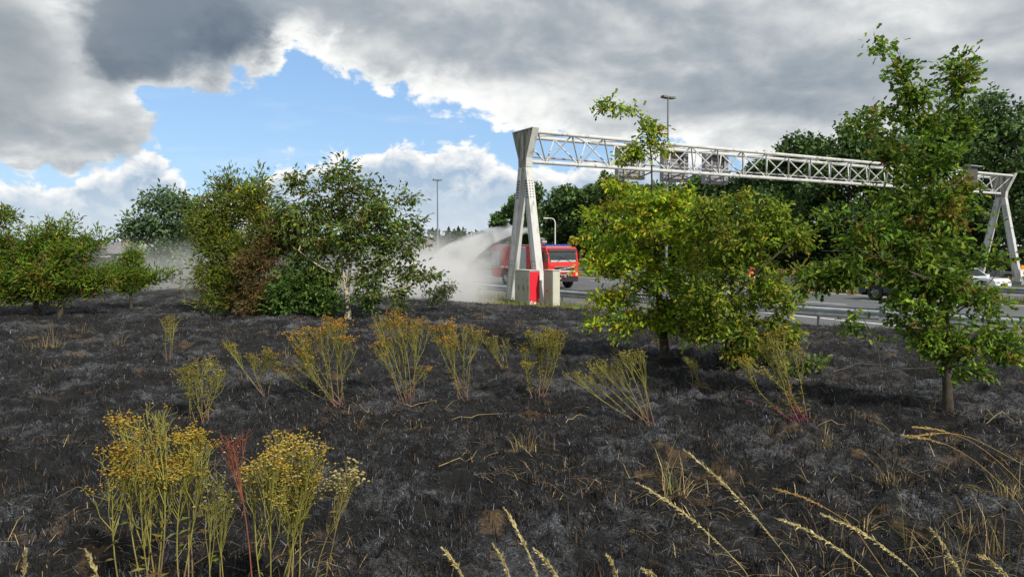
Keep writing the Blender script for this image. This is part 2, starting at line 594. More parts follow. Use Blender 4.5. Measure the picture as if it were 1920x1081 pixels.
def road_mat():
    m, n, b = new_mat('asphalt')
    tc_ = n.node('ShaderNodeTexCoord')
    o_ = tc_.outputs['Object']
    big = n.noise(o_, 0.25, 5.0, 0.6)
    mp = n.node('ShaderNodeMapping')
    n.t.links.new(o_, mp.inputs[0])
    mp.inputs['Scale'].default_value = (1.0, 0.03, 1.0)       # wheel tracks run along the road
    trk = n.noise(mp.outputs[0], 1.1, 3.0, 0.5)
    fine = n.noise(o_, 60.0, 4.0, 0.7)
    c = n.mix(n.step(big, 0.3, 0.7), (0.075, 0.08, 0.09), (0.10, 0.105, 0.115))
    c = n.mix(n.step(trk, 0.4, 0.7, 0.0, 0.5), c, (0.13, 0.135, 0.145))
    c = n.mix(n.step(fine, 0.45, 0.75, 0.0, 0.5), c, (0.17, 0.17, 0.17))
    n.put(b.inputs['Base Color'], c)
    b.inputs['Roughness'].default_value = 0.75
    bn = n.node('ShaderNodeBump')
    bn.inputs['Distance'].default_value = 0.004
    n.put(bn.inputs['Height'], fine)
    n.t.links.new(bn.outputs[0], b.inputs['Normal'])
    return m


def ground_mat():
    m, n, b = new_mat('burnt_ground')
    geo = n.node('ShaderNodeNewGeometry')
    p = geo.outputs['Position']
    at_ = n.node('ShaderNodeAttribute', attribute_name='Col')
    sp = n.node('ShaderNodeSeparateColor')
    n.t.links.new(at_.outputs['Color'], sp.inputs[0])
    burn = X(n, sp.outputs[0])
    lift = X(n, sp.outputs[1])
    patch = n.noise(p, 1.1, 5.0, 0.6)
    clump = n.noise(p, 7.5, 6.0, 0.66, dist=1.0)
    mp = n.node('ShaderNodeMapping')
    n.t.links.new(p, mp.inputs[0])
    mp.inputs['Rotation'].default_value = (0, 0, 0.5)
    mp.inputs['Scale'].default_value = (1.0, 2.2, 1.0)
    grain = n.noise(mp.outputs[0], 34.0, 6.0, 0.75, dist=1.8)          # matted blades
    speck = n.noise(p, 110.0, 3.0, 0.6)
    c = n.mix(n.step(grain, 0.38, 0.62), (0.0035, 0.0037, 0.0042), (0.024, 0.0245, 0.026))
    ash = n.step(patch * 0.62 + clump * 0.45 + lift * 0.08, 0.55, 0.74)
    c = n.mix(ash * n.step(grain, 0.42, 0.62), c, (0.22, 0.235, 0.265))
    c = n.mix(n.step(speck, 0.58, 0.70) * n.step(clump * 0.5 + patch * 0.5, 0.44, 0.60, 0.05, 0.9), c, (0.27, 0.285, 0.31))
    soot = n.noise(p, 3.1, 5.0, 0.6)
    c = n.mix(n.step(soot, 0.50, 0.62, 0.0, 0.7), c, (0.006, 0.0063, 0.0075))
    tan = n.noise(p, 1.9, 5.0, 0.6)
    c = n.mix(n.step(tan, 0.60, 0.68) * n.step(grain, 0.38, 0.58, 0.15, 0.8), c, (0.19, 0.125, 0.065))
    scorch = n.noise(p, 0.55, 4.0, 0.6)
    c = n.mix(n.step(scorch, 0.56, 0.68) * n.step(grain, 0.36, 0.6, 0.05, 0.3), c, (0.085, 0.06, 0.04))
    pale = n.noise(p, 0.6, 4.0, 0.5)
    grs = n.mix(n.step(pale, 0.4, 0.6), (0.10, 0.125, 0.03), (0.22, 0.18, 0.065))
    grs = n.mix(n.step(grain, 0.35, 0.7), tuple([0.03, 0.04, 0.012]), grs)
    c = n.mix(burn, grs, c)
    n.put(b.inputs['Base Color'], c)
    b.inputs['Roughness'].default_value = 0.85
    b.inputs['Specular IOR Level'].default_value = 0.25
    bn = n.node('ShaderNodeBump')
    bn.inputs['Strength'].default_value = 0.9
    bn.inputs['Distance'].default_value = 0.05
    n.put(bn.inputs['Height'], grain * 0.6 + clump * 0.8 + speck * 0.15)
    n.t.links.new(bn.outputs[0], b.inputs['Normal'])
    return m


M['asphalt'] = road_mat()
M['ground'] = ground_mat()

# ------------------------------------------------------------------ ground: one sheet, fine near the camera, out to the horizon
rr = np.concatenate([np.linspace(0.02, 2.2, 14)[:-1], np.geomspace(2.2, 30, 360), np.geomspace(30.4, 5000, 70)])
aa = np.concatenate([np.linspace(-180, -44, 40)[:-1], np.linspace(-44, 44, 540), np.linspace(44, 180, 40)[1:]])
aa = np.radians(aa)
RRm, AAm = np.meshgrid(rr, aa, indexing='ij')
gx, gy = RRm * np.sin(AAm), RRm * np.cos(AAm)
gz = terrain(gx, gy)
far_fade = 1 - smooth01((RRm - 25) / 20)
mic = micro(gx, gy) * far_fade
bn_ = burn_amount(gx, gy)
gz = gz + mic * (0.35 + 0.65 * bn_)
nr, na = RRm.shape
ii = (np.arange(nr - 1)[:, None] * na + np.arange(na - 1)[None, :]).ravel()
gf = np.stack([ii, ii + na, ii + na + 1, ii + 1], 1)
gcol = np.stack([bn_.ravel(), (mic.ravel() * 4 + 0.5), np.zeros(gz.size)], 1)
me = np_mesh('ground', np.stack([gx.ravel(), gy.ravel(), gz.ravel()], 1), gf[:, ::-1], gcol, smooth=True)
tag(link('ground', me, None, M['ground']), 'burnt black field with ash patches sloping down to the motorway verge', kind='structure')

# ------------------------------------------------------------------ motorway
road = empty('road', (0, 0, 0), TH, 'grey asphalt motorway crossing behind the burnt field')
tag(road, kind='structure')


def strip(name, u0, u1, v0, v1, z, mat, seg=1):
    b = MB()
    for i in range(seg):
        a0, a1 = v0 + (v1 - v0) * i / seg, v0 + (v1 - v0) * (i + 1) / seg
        b.add([(u0, a0, z), (u1, a0, z), (u1, a1, z), (u0, a1, z)], [(0, 1, 2, 3)])
    return b.build(name, mat, road)


strip('carriageway', 19.3, 38.55, -120, 1500, 0.0, M['asphalt'])
strip('carriageway', 41.2, 55.3, -120, 1500, 0.0, M['asphalt'])
for u in (24.6, 38.0, 41.9, 54.4):
    strip('edge_line', u - 0.1, u + 0.1, -120, 700, 0.005, M['marking'])
for u in (28.0, 31.3, 34.7, 46.0, 50.2):
    for kk in range(22):
        v = -18 + kk * 12.0 + (u * 7 % 5)
        strip('lane_dash', u - 0.075, u + 0.075, v, v + 3.0, 0.005, M['marking'])


# ------------------------------------------------------------------ guard rails
W_PROF = [(0.0, 0.75), (0.045, 0.735), (0.085, 0.70), (0.085, 0.66), (0.02, 0.61), (0.02, 0.58), (0.085, 0.53), (0.085, 0.49), (0.045, 0.455), (0.0, 0.44)]


def guardrail(name, label, gap, line, v0, v1, gz_, post_to, step=4.0):
    """two W-beams either side of a row of posts; line(v) gives the middle of the rail across the road"""
    root = empty(name, (0, 0, 0), TH, label, 'guardrail')
    L = 4.0
    meshes = {}
    v = v0
    while v < v1:
        u0, u1 = line(v), line(v + L)
        ang = -math.atan2(u1 - u0, L)
        for side in (-1, 1):
            if side not in meshes:
                pr = [(side * x, z) for x, z in W_PROF] + [(side * (x - 0.012), z - 0.004) for x, z in reversed(W_PROF)]
                o = MB().prism(pr, 'y', 0, L * 1.02).build('rail_beam', M['galv'], root)
                meshes[side] = o.data
            else:
                o = link('rail_beam', meshes[side], root)
            o.location = (u0 + side * gap / 2 * math.cos(ang), v + side * gap / 2 * math.sin(ang), gz_)
            o.rotation_euler = (0, 0, ang)
        if v < post_to:
            if 'post' not in meshes:
                p_ = MB().box(-0.05, 0.05, -0.04, 0.04, -0.35, 0.70).build('post', M['galv_dark'], root, bevel=0.008)
                w = gap / 2
                q_ = MB().box(-w + 0.01, -0.052, -0.05, 0.05, 0.50, 0.69).box(0.052, w - 0.01, -0.05, 0.05, 0.50, 0.69).build('spacer', M['galv'], root)
                meshes['post'], meshes['spacer'] = p_.data, q_.data
            else:
                p_, q_ = link('post', meshes['post'], root), link('spacer', meshes['spacer'], root)
            for o in (p_, q_):
                o.location = ((u0 + u1) / 2, v + L / 2, gz_)
                o.rotation_euler = (0, 0, ang)
        v += L
    return root


guardrail('guardrail', 'double galvanised guardrail along the near edge of the motorway, beyond the burnt slope', 0.75,
          lambda v: float(np.interp(v, [-14, 10.7, 12.9, 16.2, 22, 27.6, 36.9, 60, 300], [29.0, 22.8, 22.0, 21.1, 19.6, 18.6, 17.9, 17.6, 17.6])), -10, 260, 0.06, 110)
guardrail('guardrail', 'far galvanised guardrail on the dry grass strip between the two carriageways', 0.7, lambda v: 39.95, -12, 300, 0.04, 110)

# ------------------------------------------------------------------ gantry over the motorway
GB = UV(16.3, 27.5, 0.37)
GL = 39.7
gantry = empty('sign_gantry', GB, TH, 'white steel lattice gantry on splayed legs spanning the motorway', 'gantry')


def gantry_leg(x, s):
    """s: +1 near portal, its outer face towards -x; -1 far portal"""
    T = 0.16
    z0, z1 = -0.3, 7.72
    # fan-shaped head narrowing to the neck
    b = MB()
    head = [(-0.30, 5.95), (0.30, 5.95), (0.33, 6.35), (0.86, 7.56), (-0.86, 7.56), (-0.33, 6.35)]
    b.prism(head, 'x', x - T + 0.04, x + T - 0.04)
    b.build('portal_head', M['gantry_head'], gantry, bevel=0.01)
    # the raised edge plates of the head
    b = MB()
    for sg in (-1, 1):
        for (ya, za), (yb, zb) in (((0.33 * sg, 6.35), (0.86 * sg, 7.56)), ((0.30 * sg, 5.95), (0.33 * sg, 6.35))):
            b.hexa([(x - T, ya, za), (x + T, ya, za), (x + T, yb, zb), (x - T, yb, zb),
                    (x - T, ya + 0.035 * sg, za), (x + T, ya + 0.035 * sg, za), (x + T, yb + 0.035 * sg, zb), (x - T, yb + 0.035 * sg, zb)])
    b.box(x - T, x + T, -0.9, 0.9, 7.565, 7.60)
    b.build('edge_plate', M['gantry'], gantry)
    b = MB()
    b.prism([(-0.02, 6.3), (0.02, 6.3), (0.02, 7.4), (-0.02, 7.4)], 'x', x - T - 0.005, x - T + 0.05)
    b.build('stiffener', M['gantry'], gantry)
    for sg in (-1, 1):
        b = MB()
        # leg: from the neck to its foot, widening a little
        top_y0, top_y1 = 0.035 * sg, 0.30 * sg
        ft0, ft1 = 1.18 * sg, 1.58 * sg
        b.hexa([(x - T + 0.02, ft0, z0), (x + T - 0.02, ft0, z0), (x + T - 0.02, ft1, z0), (x - T + 0.02, ft1, z0),
                (x - T + 0.02, top_y0, 5.95), (x + T - 0.02, top_y0, 5.95), (x + T - 0.02, top_y1, 5.95), (x - T + 0.02, top_y1, 5.95)])
        leg = b.build('leg', M['gantry'], gantry, bevel=0.01)
        c = MB()
        for (a, bb, w) in ((ft1, top_y1, 0.03 * sg), (ft0, top_y0, -0.03 * sg)):
            c.hexa([(x - T - 0.012, a, z0), (x + T + 0.012, a, z0), (x + T + 0.012, a + w, z0), (x - T - 0.012, a + w, z0),
                    (x - T - 0.012, bb, 5.93), (x + T + 0.012, bb, 5.93), (x + T + 0.012, bb + w, 5.93), (x - T - 0.012, bb + w, 5.93)])
        c.build('flange', M['gantry'], leg)
        # bolt holes near the top of the leg
        h = MB()
        for i in range(7):
            for j in range(2):
                z = 4.62 + i * 0.12
                tt = (z - z0) / (5.95 - z0)
                yc = (ft0 + (top_y0 - ft0) * tt) * (0.62 - 0.3 * j) + (ft1 + (top_y1 - ft1) * tt) * (0.38 + 0.3 * j)
                h.tube((x - T - 0.004, yc, z), (x - T + 0.03, yc, z), 0.026, n=8)
        for i in range(7):
            for j in range(2):
                z = 4.62 + i * 0.12
                tt = (z - z0) / (5.95 - z0)
                yy = (ft1 + (top_y1 - ft1) * tt)
                h.tube((x - 0.07 + 0.14 * j, yy + 0.036 * sg, z), (x - 0.07 + 0.14 * j, yy, z), 0.026, n=8)
        h.build('bolt_hole', M['dark'], leg)
        for zs in (1.62, 1.80):
            tt = (zs - z0) / (5.95 - z0)
            ya, yb = ft0 + (top_y0 - ft0) * tt, ft1 + (top_y1 - ft1) * tt
            MB().box(x - T - 0.004, x + T + 0.004, min(ya, yb) + 0.012, max(ya, yb) - 0.012, zs, zs + 0.018).build('plate_seam', M['galv_dark'], leg)
        f = MB()
        f.box(x - 0.3, x + 0.3, min(ft0, ft1) - 0.1, max(ft0, ft1) + 0.1, -0.45, 0.02)
        f.build('footing', M['concrete'], gantry, bevel=0.02)


gantry_leg(0.0, 1)
gantry_leg(GL, -1)
NB = 22
bay = (GL - 0.4) / NB
top_z, bot_z, hw = 7.42, 6.22, 0.74
for sg in (-1, 1):
    MB().tube((0.1, hw * sg, top_z), (GL - 0.1, hw * sg, top_z), 0.088, n=12).build('top_chord', M['gantry'], gantry, smooth=False)
MB().tube((0.1, 0, bot_z), (GL - 0.1, 0, bot_z), 0.088, n=12).build('bottom_chord', M['gantry'], gantry)
for i in range(1, 14):
    xx = i * GL / 14
    MB().tube((xx - 0.03, 0, bot_z), (xx + 0.03, 0, bot_z), 0.112, n=12).build('chord_flange', M['gantry'], gantry)
brace = {}


def member(name, a, b, r):
    a, b = Vector(a), Vector(b)
    MB().tube(a, b, r, n=7).build(name, M['gantry'], gantry)


for i in range(NB):
    x0 = 0.2 + i * bay
    xm, x1 = x0 + bay / 2, x0 + bay
    for sg in (-1, 1):
        member('diagonal_brace', (x0, hw * sg, top_z), (xm, 0, bot_z), 0.036)
        member('diagonal_brace', (xm, 0, bot_z), (x1, hw * sg, top_z), 0.036)
    if i % 2 == 0:
        member('top_brace', (x0, hw, top_z), (x1, -hw, top_z), 0.03)
    else:
        member('top_brace', (x0, -hw, top_z), (x1, hw, top_z), 0.03)
    if i % 2 == 0:
        MB().box(xm - 0.012, xm + 0.012, 0.24, 0.264, bot_z, 6.46).build('tray_hanger', M['gantry'], gantry)
MB().box(0.2, GL - 0.3, 0.18, 0.34, 6.44, 6.50).build('cable_tray', M['sign_back'], gantry)

sign_names = {6.9: 'first from the near leg', 9.85: 'second from the near leg', 12.8: 'third from the near leg'}
for s_, nm in sign_names.items():
    t = empty('lane_signal', GB + UV(s_, 0) + Vector((0, 0, 5.85)), TH, 'grey ribbed back of a lane signal on the gantry, ' + nm, 'traffic signal', 'lane signals seen from behind')
    b = MB()
    b.box(-0.85, 0.85, 1.10, 1.42, 0.0, 1.70)
    b.build('housing', M['sign_back'], t, bevel=0.02)
    for i in range(9):
        z = 0.1 + i * 0.19
        MB().box(-0.83, 0.83, 1.07, 1.097, z, z + 0.035).build('rib', M['sign_rib'], t)
    for xx in (-0.5, 0.5):
        MB().box(xx - 0.06, xx + 0.06, 1.01, 1.066, -0.02, 1.78).build('upright_rail', M['sign_back'], t)
    for xx in (-0.5, 0.5):
        MB().tube((xx, 0.0, 0.33), (xx, 1.02, 0.12), 0.035, n=6).build('bracket_arm', M['galv_dark'], t)
    MB().tube((-0.62, 0.95, 1.62), (0.62, 0.95, 1.62), 0.12, n=10).build('cable_drum', M['sign_back'], t)
    MB().box(0.1, 0.3, 0.99, 1.065, 1.0, 1.16).build('junction_box', M['dark'], t)
for s_, nm in ((29.6, 'behind the tall oak crown'), (33.2, 'nearest the far gantry leg')):
    t = empty('lane_signal', GB + UV(s_, 0) + Vector((0, 0, 6.0)), TH, 'dark lane signal board on the gantry, ' + nm, 'traffic signal')
    MB().box(-0.62, 0.62, -1.42, -1.12, 0.25, 1.72).build('housing', M['sign_face'], t, bevel=0.05)
    MB().box(-0.68, 0.68, -1.62, -1.40, 1.66, 1.72).build('hood', M['sign_back'], t)
    MB().box(-0.05, 0.05, -1.12, -0.9, 0.3, 1.6).build('bracket_arm', M['galv_dark'], t)

# ------------------------------------------------------------------ switch cabinets at the gantry foot
cab = empty('switch_cabinet', UV(15.57, 25.9, 0.33), TH, 'grey green street cabinet with one bright red side under the gantry', 'cabinet')
MB().box(0.0, 0.5, 0.0, 1.25, 0.0, 1.46).build('housing', M['cabinet'], cab, bevel=0.012)


def scraped_red():
    m, n, b = new_mat('scraped_red')
    tc_ = n.node('ShaderNodeTexCoord')
    sp = n.node('ShaderNodeSeparateXYZ')
    n.t.links.new(tc_.outputs['Object'], sp.inputs[0])
    z = X(n, sp.outputs[2])
    nz = n.noise(tc_.outputs['Object'], 7.0, 6.0, 0.6)
    worn = n.step(nz + n.lin(z, 0.0, 0.5, 0.18, -0.16), 0.58, 0.61)
    n.put(b.inputs['Base Color'], n.mix(worn, (0.62, 0.012, 0.03), (0.72, 0.66, 0.62)))
    b.inputs['Roughness'].default_value = 0.5
    return m


MB().box(0.004, 0.496, -0.012, -0.001, 0.03, 1.43).build('side_panel', scraped_red(), cab)['label'] = 'bright red side panel with scraped white patches at its foot'
MB().box(-0.03, 0.53, -0.03, 1.28, 1.463, 1.50).build('lid', M['cabinet_pale'], cab, bevel=0.01)
for i in range(3):
    y0 = 0.03 + i * 0.405
    d = MB().box(-0.016, -0.001, y0, y0 + 0.39, 0.06, 1.42).build('door', M['cabinet'], cab)
    MB().box(-0.03, -0.0165, y0 + 0.05, y0 + 0.075, 0.62, 0.84).build('handle', M['dark'], d)
    MB().box(-0.026, -0.0165, y0 + 0.1, y0 + 0.13, 1.06, 1.09).build('lock', M['dark'], d)
cab = empty('switch_cabinet', UV(16.06, 24.85, 0.30), TH, 'grey green street cabinet, its end coloured pale as if sunlit, beside the gantry foot, in front of the fire engine', 'cabinet')
MB().box(0.0, 0.34, 0.0, 0.72, 0.0, 1.52).build('housing', M['cabinet'], cab, bevel=0.012)
MB().box(0.0, 0.34, -0.012, -0.001, 0.02, 1.50).build('side_panel', M['cabinet_pale'], cab)  # sun on this end is put into its paler colour
d = MB().box(-0.016, -0.001, 0.03, 0.69, 0.05, 1.48).build('door', M['cabinet'], cab)
MB().box(-0.03, -0.0165, 0.4, 0.44, 0.62, 0.74).build('handle', M['tail_red'], d)
MB().box(-0.03, 0.37, -0.03, 0.75, 1.523, 1.56).build('lid', M['cabinet_pale'], cab, bevel=0.01)

# ------------------------------------------------------------------ lamp masts
def mast(px, py_top, Y, label, r=0.10):
    top = at(px, py_top, Y)
    t = empty('lamp_mast', (top.x, top.y, 0.05), TH, label, 'street lamp', 'double headed lamp masts')
    h = top.z - 0.05
    MB().tube((0, 0, 0), (0, 0, h - 0.1), r * 1.25, r * 0.75, n=10).build('pole', M['mast'], t)
    MB().tube((-0.25, 0, h - 0.12), (0.25, 0, h - 0.12), 0.05, n=8).build('cross_arm', M['mast'], t)
    for sg in (-1, 1):
        b = MB()
        b.hexa([(0.05 * sg, -0.26, h - 0.13), (0.05 * sg, 0.26, h - 0.13), (0.62 * sg, 0.24, h - 0.10), (0.62 * sg, -0.24, h - 0.10),
                (0.05 * sg, -0.22, h + 0.03), (0.05 * sg, 0.22, h + 0.03), (0.60 * sg, 0.18, h + 0.08), (0.60 * sg, -0.18, h + 0.08)])
        b.build('lamp_head', M['lamp_head'], t, bevel=0.03)
    return t


mast(1253, 182, 57.0, 'tall grey lamp mast with two flat heads rising behind the gantry')
mast(820, 337, 97.0, 'distant thin lamp mast with two flat heads standing left of the gantry, beyond the smoke')


def gooseneck(px, py_top, px_arm, Y, label):
    top = at(px, py_top, Y)
    arm = at(px_arm, py_top, Y).x - top.x
    t = empty('street_lamp', (top.x, top.y, 0.05), 0, label, 'street lamp', 'curved arm street lamps')
    h = top.z
    pts = [(0, 0, 0), (0, 0, h * 0.5), (0, 0, h - 0.45), (arm * 0.08, 0, h - 0.15), (arm * 0.3, 0, h), (arm * 0.65, 0, h)]
    MB().path(pts, [0.075, 0.065, 0.055, 0.05, 0.045, 0.045], 8).build('pole', M['lamp_white'], t)
    MB().hexa([(arm * 0.62, -0.1, h - 0.05), (arm * 0.62, 0.1, h - 0.05), (arm, 0.08, h - 0.03), (arm, -0.08, h - 0.03),
               (arm * 0.62, -0.07, h + 0.07), (arm * 0.62, 0.07, h + 0.07), (arm, 0.05, h + 0.05), (arm, -0.05, h + 0.05)]).build('lamp_head', M['lamp_white'], t, bevel=0.015)
    return t


gooseneck(1041, 410, 1019, 71.0, 'slim white street lamp with a curved arm just behind the fire engine')
gooseneck(884, 432.5, 868, 125.0, 'tiny far street lamp with a curved arm above the water spray')

# ------------------------------------------------------------------ vehicles
def wheel(parent, x, y, r, w, sgn, rim_mat, spokes=5):
    """sgn: which way the outer face looks along y"""
    t = MB()
    n = 24
    prof = [(r * 0.60, -w / 2), (r * 0.93, -w / 2), (r, -w / 2 + 0.03), (r, w / 2 - 0.03), (r * 0.93, w / 2), (r * 0.60, w / 2)]
    vs, fs = [], []
    for i in range(n):
        a = 2 * math.pi * i / n
        for (q, yy) in prof:
            vs.append((x + math.cos(a) * q, y + yy, r + math.sin(a) * q))
    m_ = len(prof)
    for i in range(n):
        for j in range(m_ - 1):
            fs.append((i * m_ + j, i * m_ + j + 1, ((i + 1) % n) * m_ + j + 1, ((i + 1) % n) * m_ + j))
    t.add(vs, fs)
    wh = t.build('wheel', M['rubber'], parent, smooth=False)
    b = MB()
    yo = y + sgn * (w / 2 - 0.05)
    b.tube((x, yo - sgn * 0.06, r), (x, yo, r), r * 0.62, r * 0.5, n=20)
    b.tube((x, yo - sgn * 0.02, r), (x, yo + sgn * 0.05, r), r * 0.2, r * 0.14, n=12)
    for i in range(spokes):
        a = 2 * math.pi * i / spokes
        ca, sa = math.cos(a), math.sin(a)
        b.tube((x + ca * r * 0.15, yo + sgn * 0.02, r + sa * r * 0.15), (x + ca * r * 0.6, yo + sgn * 0.02, r + sa * r * 0.6), r * 0.07, n=6)
    b.build('rim', rim_mat, wh)
    return wh


FB = -math.pi / 2 + TH          # heading of the near traffic: towards the viewer's right
truck = empty('fire_engine', UV(26.55, 43.7, 0.006), FB, 'red fire engine parked on the motorway behind the gantry leg, spraying water', 'fire engine')
HW = 1.25
# chassis
MB().box(-3.95, 3.7, -0.9, 0.9, 0.55, 0.95).build('chassis', M['black_plastic'], truck)
# body with a wheel arch cut into its lower edge
b = MB()
arch = [(-1.85 + 0.72 * math.cos(a), 0.55 + 0.72 * math.sin(a)) for a in np.linspace(math.pi, 0, 11)]
side = [(-3.98, 0.55)] + arch + [(1.70, 0.55), (1.70, 2.80), (1.62, 2.86), (-3.9, 2.86), (-3.98, 2.78)]
b.prism(side, 'y', -HW, HW)
body = b.build('body', M['red'], truck, bevel=0.015, segs=1)


def roller(x0, x1, z0, z1, n_):
    f = MB().box(x0 - 0.05, x1 + 0.05, -HW - 0.010, -HW - 0.001, z0 - 0.05, z1 + 0.05).build('locker_shutter', M['silver'], truck)
    hgt = (z1 - z0) / n_
    for i in range(n_):
        z = z0 + i * hgt
        MB().box(x0, x1, -HW - 0.030, -HW - 0.0105, z + 0.012, z + hgt - 0.012).build('slat', M['silver'], f)
    MB().box(x0, x1, -HW - 0.045, -HW - 0.031, z0 + 0.03, z0 + 0.07).build('pull_bar', M['dark'], f)


roller(-3.88, -2.75, 1.32, 2.42, 7)
roller(0.30, 1.12, 1.0, 2.62, 11)
MB().box(-3.9, -2.72, -HW - 0.018, -HW - 0.001, 0.6, 1.2).build('locker_door', M['red'], truck, bevel=0.006)
MB().box(-3.35, -3.2, -HW - 0.03, -HW - 0.0185, 0.84, 0.92).build('door_handle', M['dark'], truck)
MB().box(-2.62, 0.16, -HW - 0.012, -HW - 0.001, 1.42, 1.46).build('trim_strip', M['red_orange'], truck)
for i, (xa, xb) in enumerate(((-2.5, -2.36), (-2.33, -2.22), (-2.19, -2.02), (-1.9, -1.5), (-1.44, -1.2))):
    MB().box(xa, xb, -HW - 0.013, -HW - 0.001, 1.27 + 0.02 * (i > 2), 1.40 - 0.03 * (i > 2)).build('white_marking', M['white'], truck)
MB().box(-0.6, 0.25, -HW - 0.014, -HW - 0.001, 1.02, 1.34).build('blue_stripe', M['blue_strip'], truck)
MB().box(1.17, 1.66, -HW - 0.014, -HW - 0.001, 1.02, 1.34).build('blue_stripe', M['blue_strip'], truck)
MB().box(0.4, 1.1, -HW - 0.016, -HW - 0.001, 2.70, 2.79).build('white_marking', M['white'], truck)
# cab
b = MB()
cabp = [(1.74, 0.60), (2.25, 0.60)] + [(2.85 + 0.60 * math.cos(a), 0.60 + 0.58 * math.sin(a)) for a in np.linspace(math.pi, 0, 9)] + [(3.92, 0.62), (3.96, 1.62), (3.72, 2.62), (3.55, 2.78), (1.74, 2.78)]
b.prism(cabp, 'y', -1.22, 1.22)
cabm = b.build('cab', M['red_orange'], truck, bevel=0.03)
# windscreen lies on the raked front between the two pillars
def on_front(y, z, proud=0.02):
    if z <= 1.62:
        x_ = 3.92 + (z - 0.62) * 0.04
    else:
        x_ = 3.96 - (z - 1.62) * 0.24
    return (x_ + proud, y, z)


def front_plate(name, y0, y1, z0, z1, mat, proud=0.02, parent=None, thick=0.02, slant=0.0):
    b = MB()
    p0 = [on_front(y0, z0, proud), on_front(y1, z0, proud), on_front(y1, z1 + slant, proud), on_front(y0, z1, proud)]
    p1 = [(q[0] - thick, q[1], q[2]) for q in p0]
    return b.hexa(p1 + p0).build(name, mat, parent or truck, bevel=0.004, segs=1)


ws = front_plate('windscreen', -1.08, 1.08, 1.78, 2.44, M['glass'], 0.012)
front_plate('sun_visor', -1.12, 1.12, 2.48, 2.66, M['black_plastic'], 0.10, thick=0.10)
for sg in (-1, 1):
    MB().path([on_front(0.55 * sg, 1.80, 0.04), on_front(0.1 * sg, 1.98, 0.045), on_front(-0.25 * sg, 2.12, 0.045)], 0.013, 6).build('wiper', M['dark'], truck)
front_plate('dashboard', -1.0, 1.0, 1.79, 1.90, M['silver'], 0.0185)
front_plate('front_panel', -1.12, 1.12, 1.48, 1.72, M['red_orange'], 0.03)
gr = front_plate('grille', -0.72, 0.82, 1.22, 1.44, M['black_plastic'], 0.028)
front_plate('grille_frame', -0.78, 0.88, 1.445, 1.475, M['silver'], 0.04)
front_plate('grille_frame', -0.78, 0.88, 1.185, 1.215, M['silver'], 0.04)
bar = MB().path([on_front(-0.72, 1.22, 0.045), on_front(0.82, 1.44, 0.045)], 0.018, 6).build('grille_bar', M['silver'], truck)
MB().tube(on_front(0.05, 1.33, 0.03), on_front(0.05, 1.33, 0.075), 0.06, n=16).build('round_emblem', M['silver'], truck)
front_plate('bumper', -1.2, 1.2, 0.80, 1.13, M['red_orange'], 0.10, thick=0.12)
front_plate('bumper_slot', -0.7, 0.7, 0.98, 1.06, M['black_plastic'], 0.108, thick=0.02)
front_plate('bumper_stripe', -0.95, 0.95, 1.135, 1.18, M['white'], 0.09, thick=0.06)
front_plate('lower_bumper', -1.15, 1.15, 0.46, 0.79, M['black_plastic'], 0.06, thick=0.12)
front_plate('number_plate', -0.50, -0.22, 0.66, 0.74, M['yellow'], 0.075)
for sg in (-1, 1):
    front_plate('headlight', 0.98 * sg - 0.09, 0.98 * sg + 0.09, 0.84, 1.08, M['amber'] if sg > 0 else M['silver'], 0.125)
# hoses and fittings stowed on the bumper
for i, (yy, zz, rr_) in enumerate(((-0.38, 0.93, 0.11), (-0.12, 0.90, 0.09), (0.16, 0.92, 0.11), (0.42, 0.88, 0.08), (0.02, 0.80, 0.07))):
    p = on_front(yy, zz, 0.13)
    MB().path([(p[0] - 0.05, yy - rr_, zz - 0.05), (p[0] + 0.06, yy, zz + rr_ * 0.6), (p[0] + 0.06, yy + rr_ * 0.8, zz), (p[0] - 0.03, yy + rr_, zz - 0.09)], 0.045, 7).build('bumper_fitting', M['silver'], truck)
# cab side: door, window, mirrors, step
MB().box(2.18, 3.44, -1.232, -1.221, 1.26, 1.74).build('cab_door', M['red_orange'], truck, bevel=0.004)
MB().hexa([(2.24, -1.236, 1.78), (3.42, -1.236, 1.78), (3.36, -1.236, 2.48), (2.24, -1.236, 2.48),
           (2.24, -1.222, 1.78), (3.42, -1.222, 1.78), (3.36, -1.222, 2.48), (2.24, -1.222, 2.48)]).build('side_window', M['glass'], truck)
for sg in (-1, 1):
    MB().path([(3.72, 1.22 * sg, 2.45), (3.95, 1.42 * sg, 2.45), (3.95, 1.45 * sg, 1.9)], 0.02, 6).build('mirror_arm', M['dark'], truck)
    MB().box(3.86, 3.98, 1.36 * sg - 0.12, 1.36 * sg + 0.12, 1.82, 2.32).build('mirror', M['black_plastic'], truck, bevel=0.03)
# roof: blue light bar, water monitor
MB().box(2.7, 3.35, -1.0, 1.0, 2.785, 2.83).build('light_bar_base', M['silver'], truck)
for i in range(4):
    MB().box(2.74, 3.31, -0.98 + i * 0.5, -0.52 + i * 0.5, 2.832, 2.95).build('blue_light', M['blue_lens'], truck, bevel=0.03)
mon = MB()
mon.tube((1.35, -0.1, 2.86), (1.35, -0.1, 3.06), 0.12, n=10)
mon.build('monitor_base', M['silver'], truck)
b = MB()
b.path([(1.35, -0.1, 3.04), (1.62, -0.1, 3.10), (1.66, -0.1, 3.26), (1.42, -0.18, 3.34), (1.2, -0.32, 3.38)], [0.10, 0.11, 0.10, 0.09, 0.07], 8)
b.tube((1.62, -0.28, 3.12), (1.62, 0.08, 3.12), 0.10, n=10)
b.tube((1.36, -0.3, 3.26), (1.36, 0.06, 3.26), 0.09, n=10)
b.build('monitor_pipe', M['sign_back'], truck)
MB().tube((1.22, -0.31, 3.375), (0.85, -0.53, 3.45), 0.07, 0.09, n=10).build('nozzle', M['dark'], truck)
NOZ = truck.matrix_basis if False else None
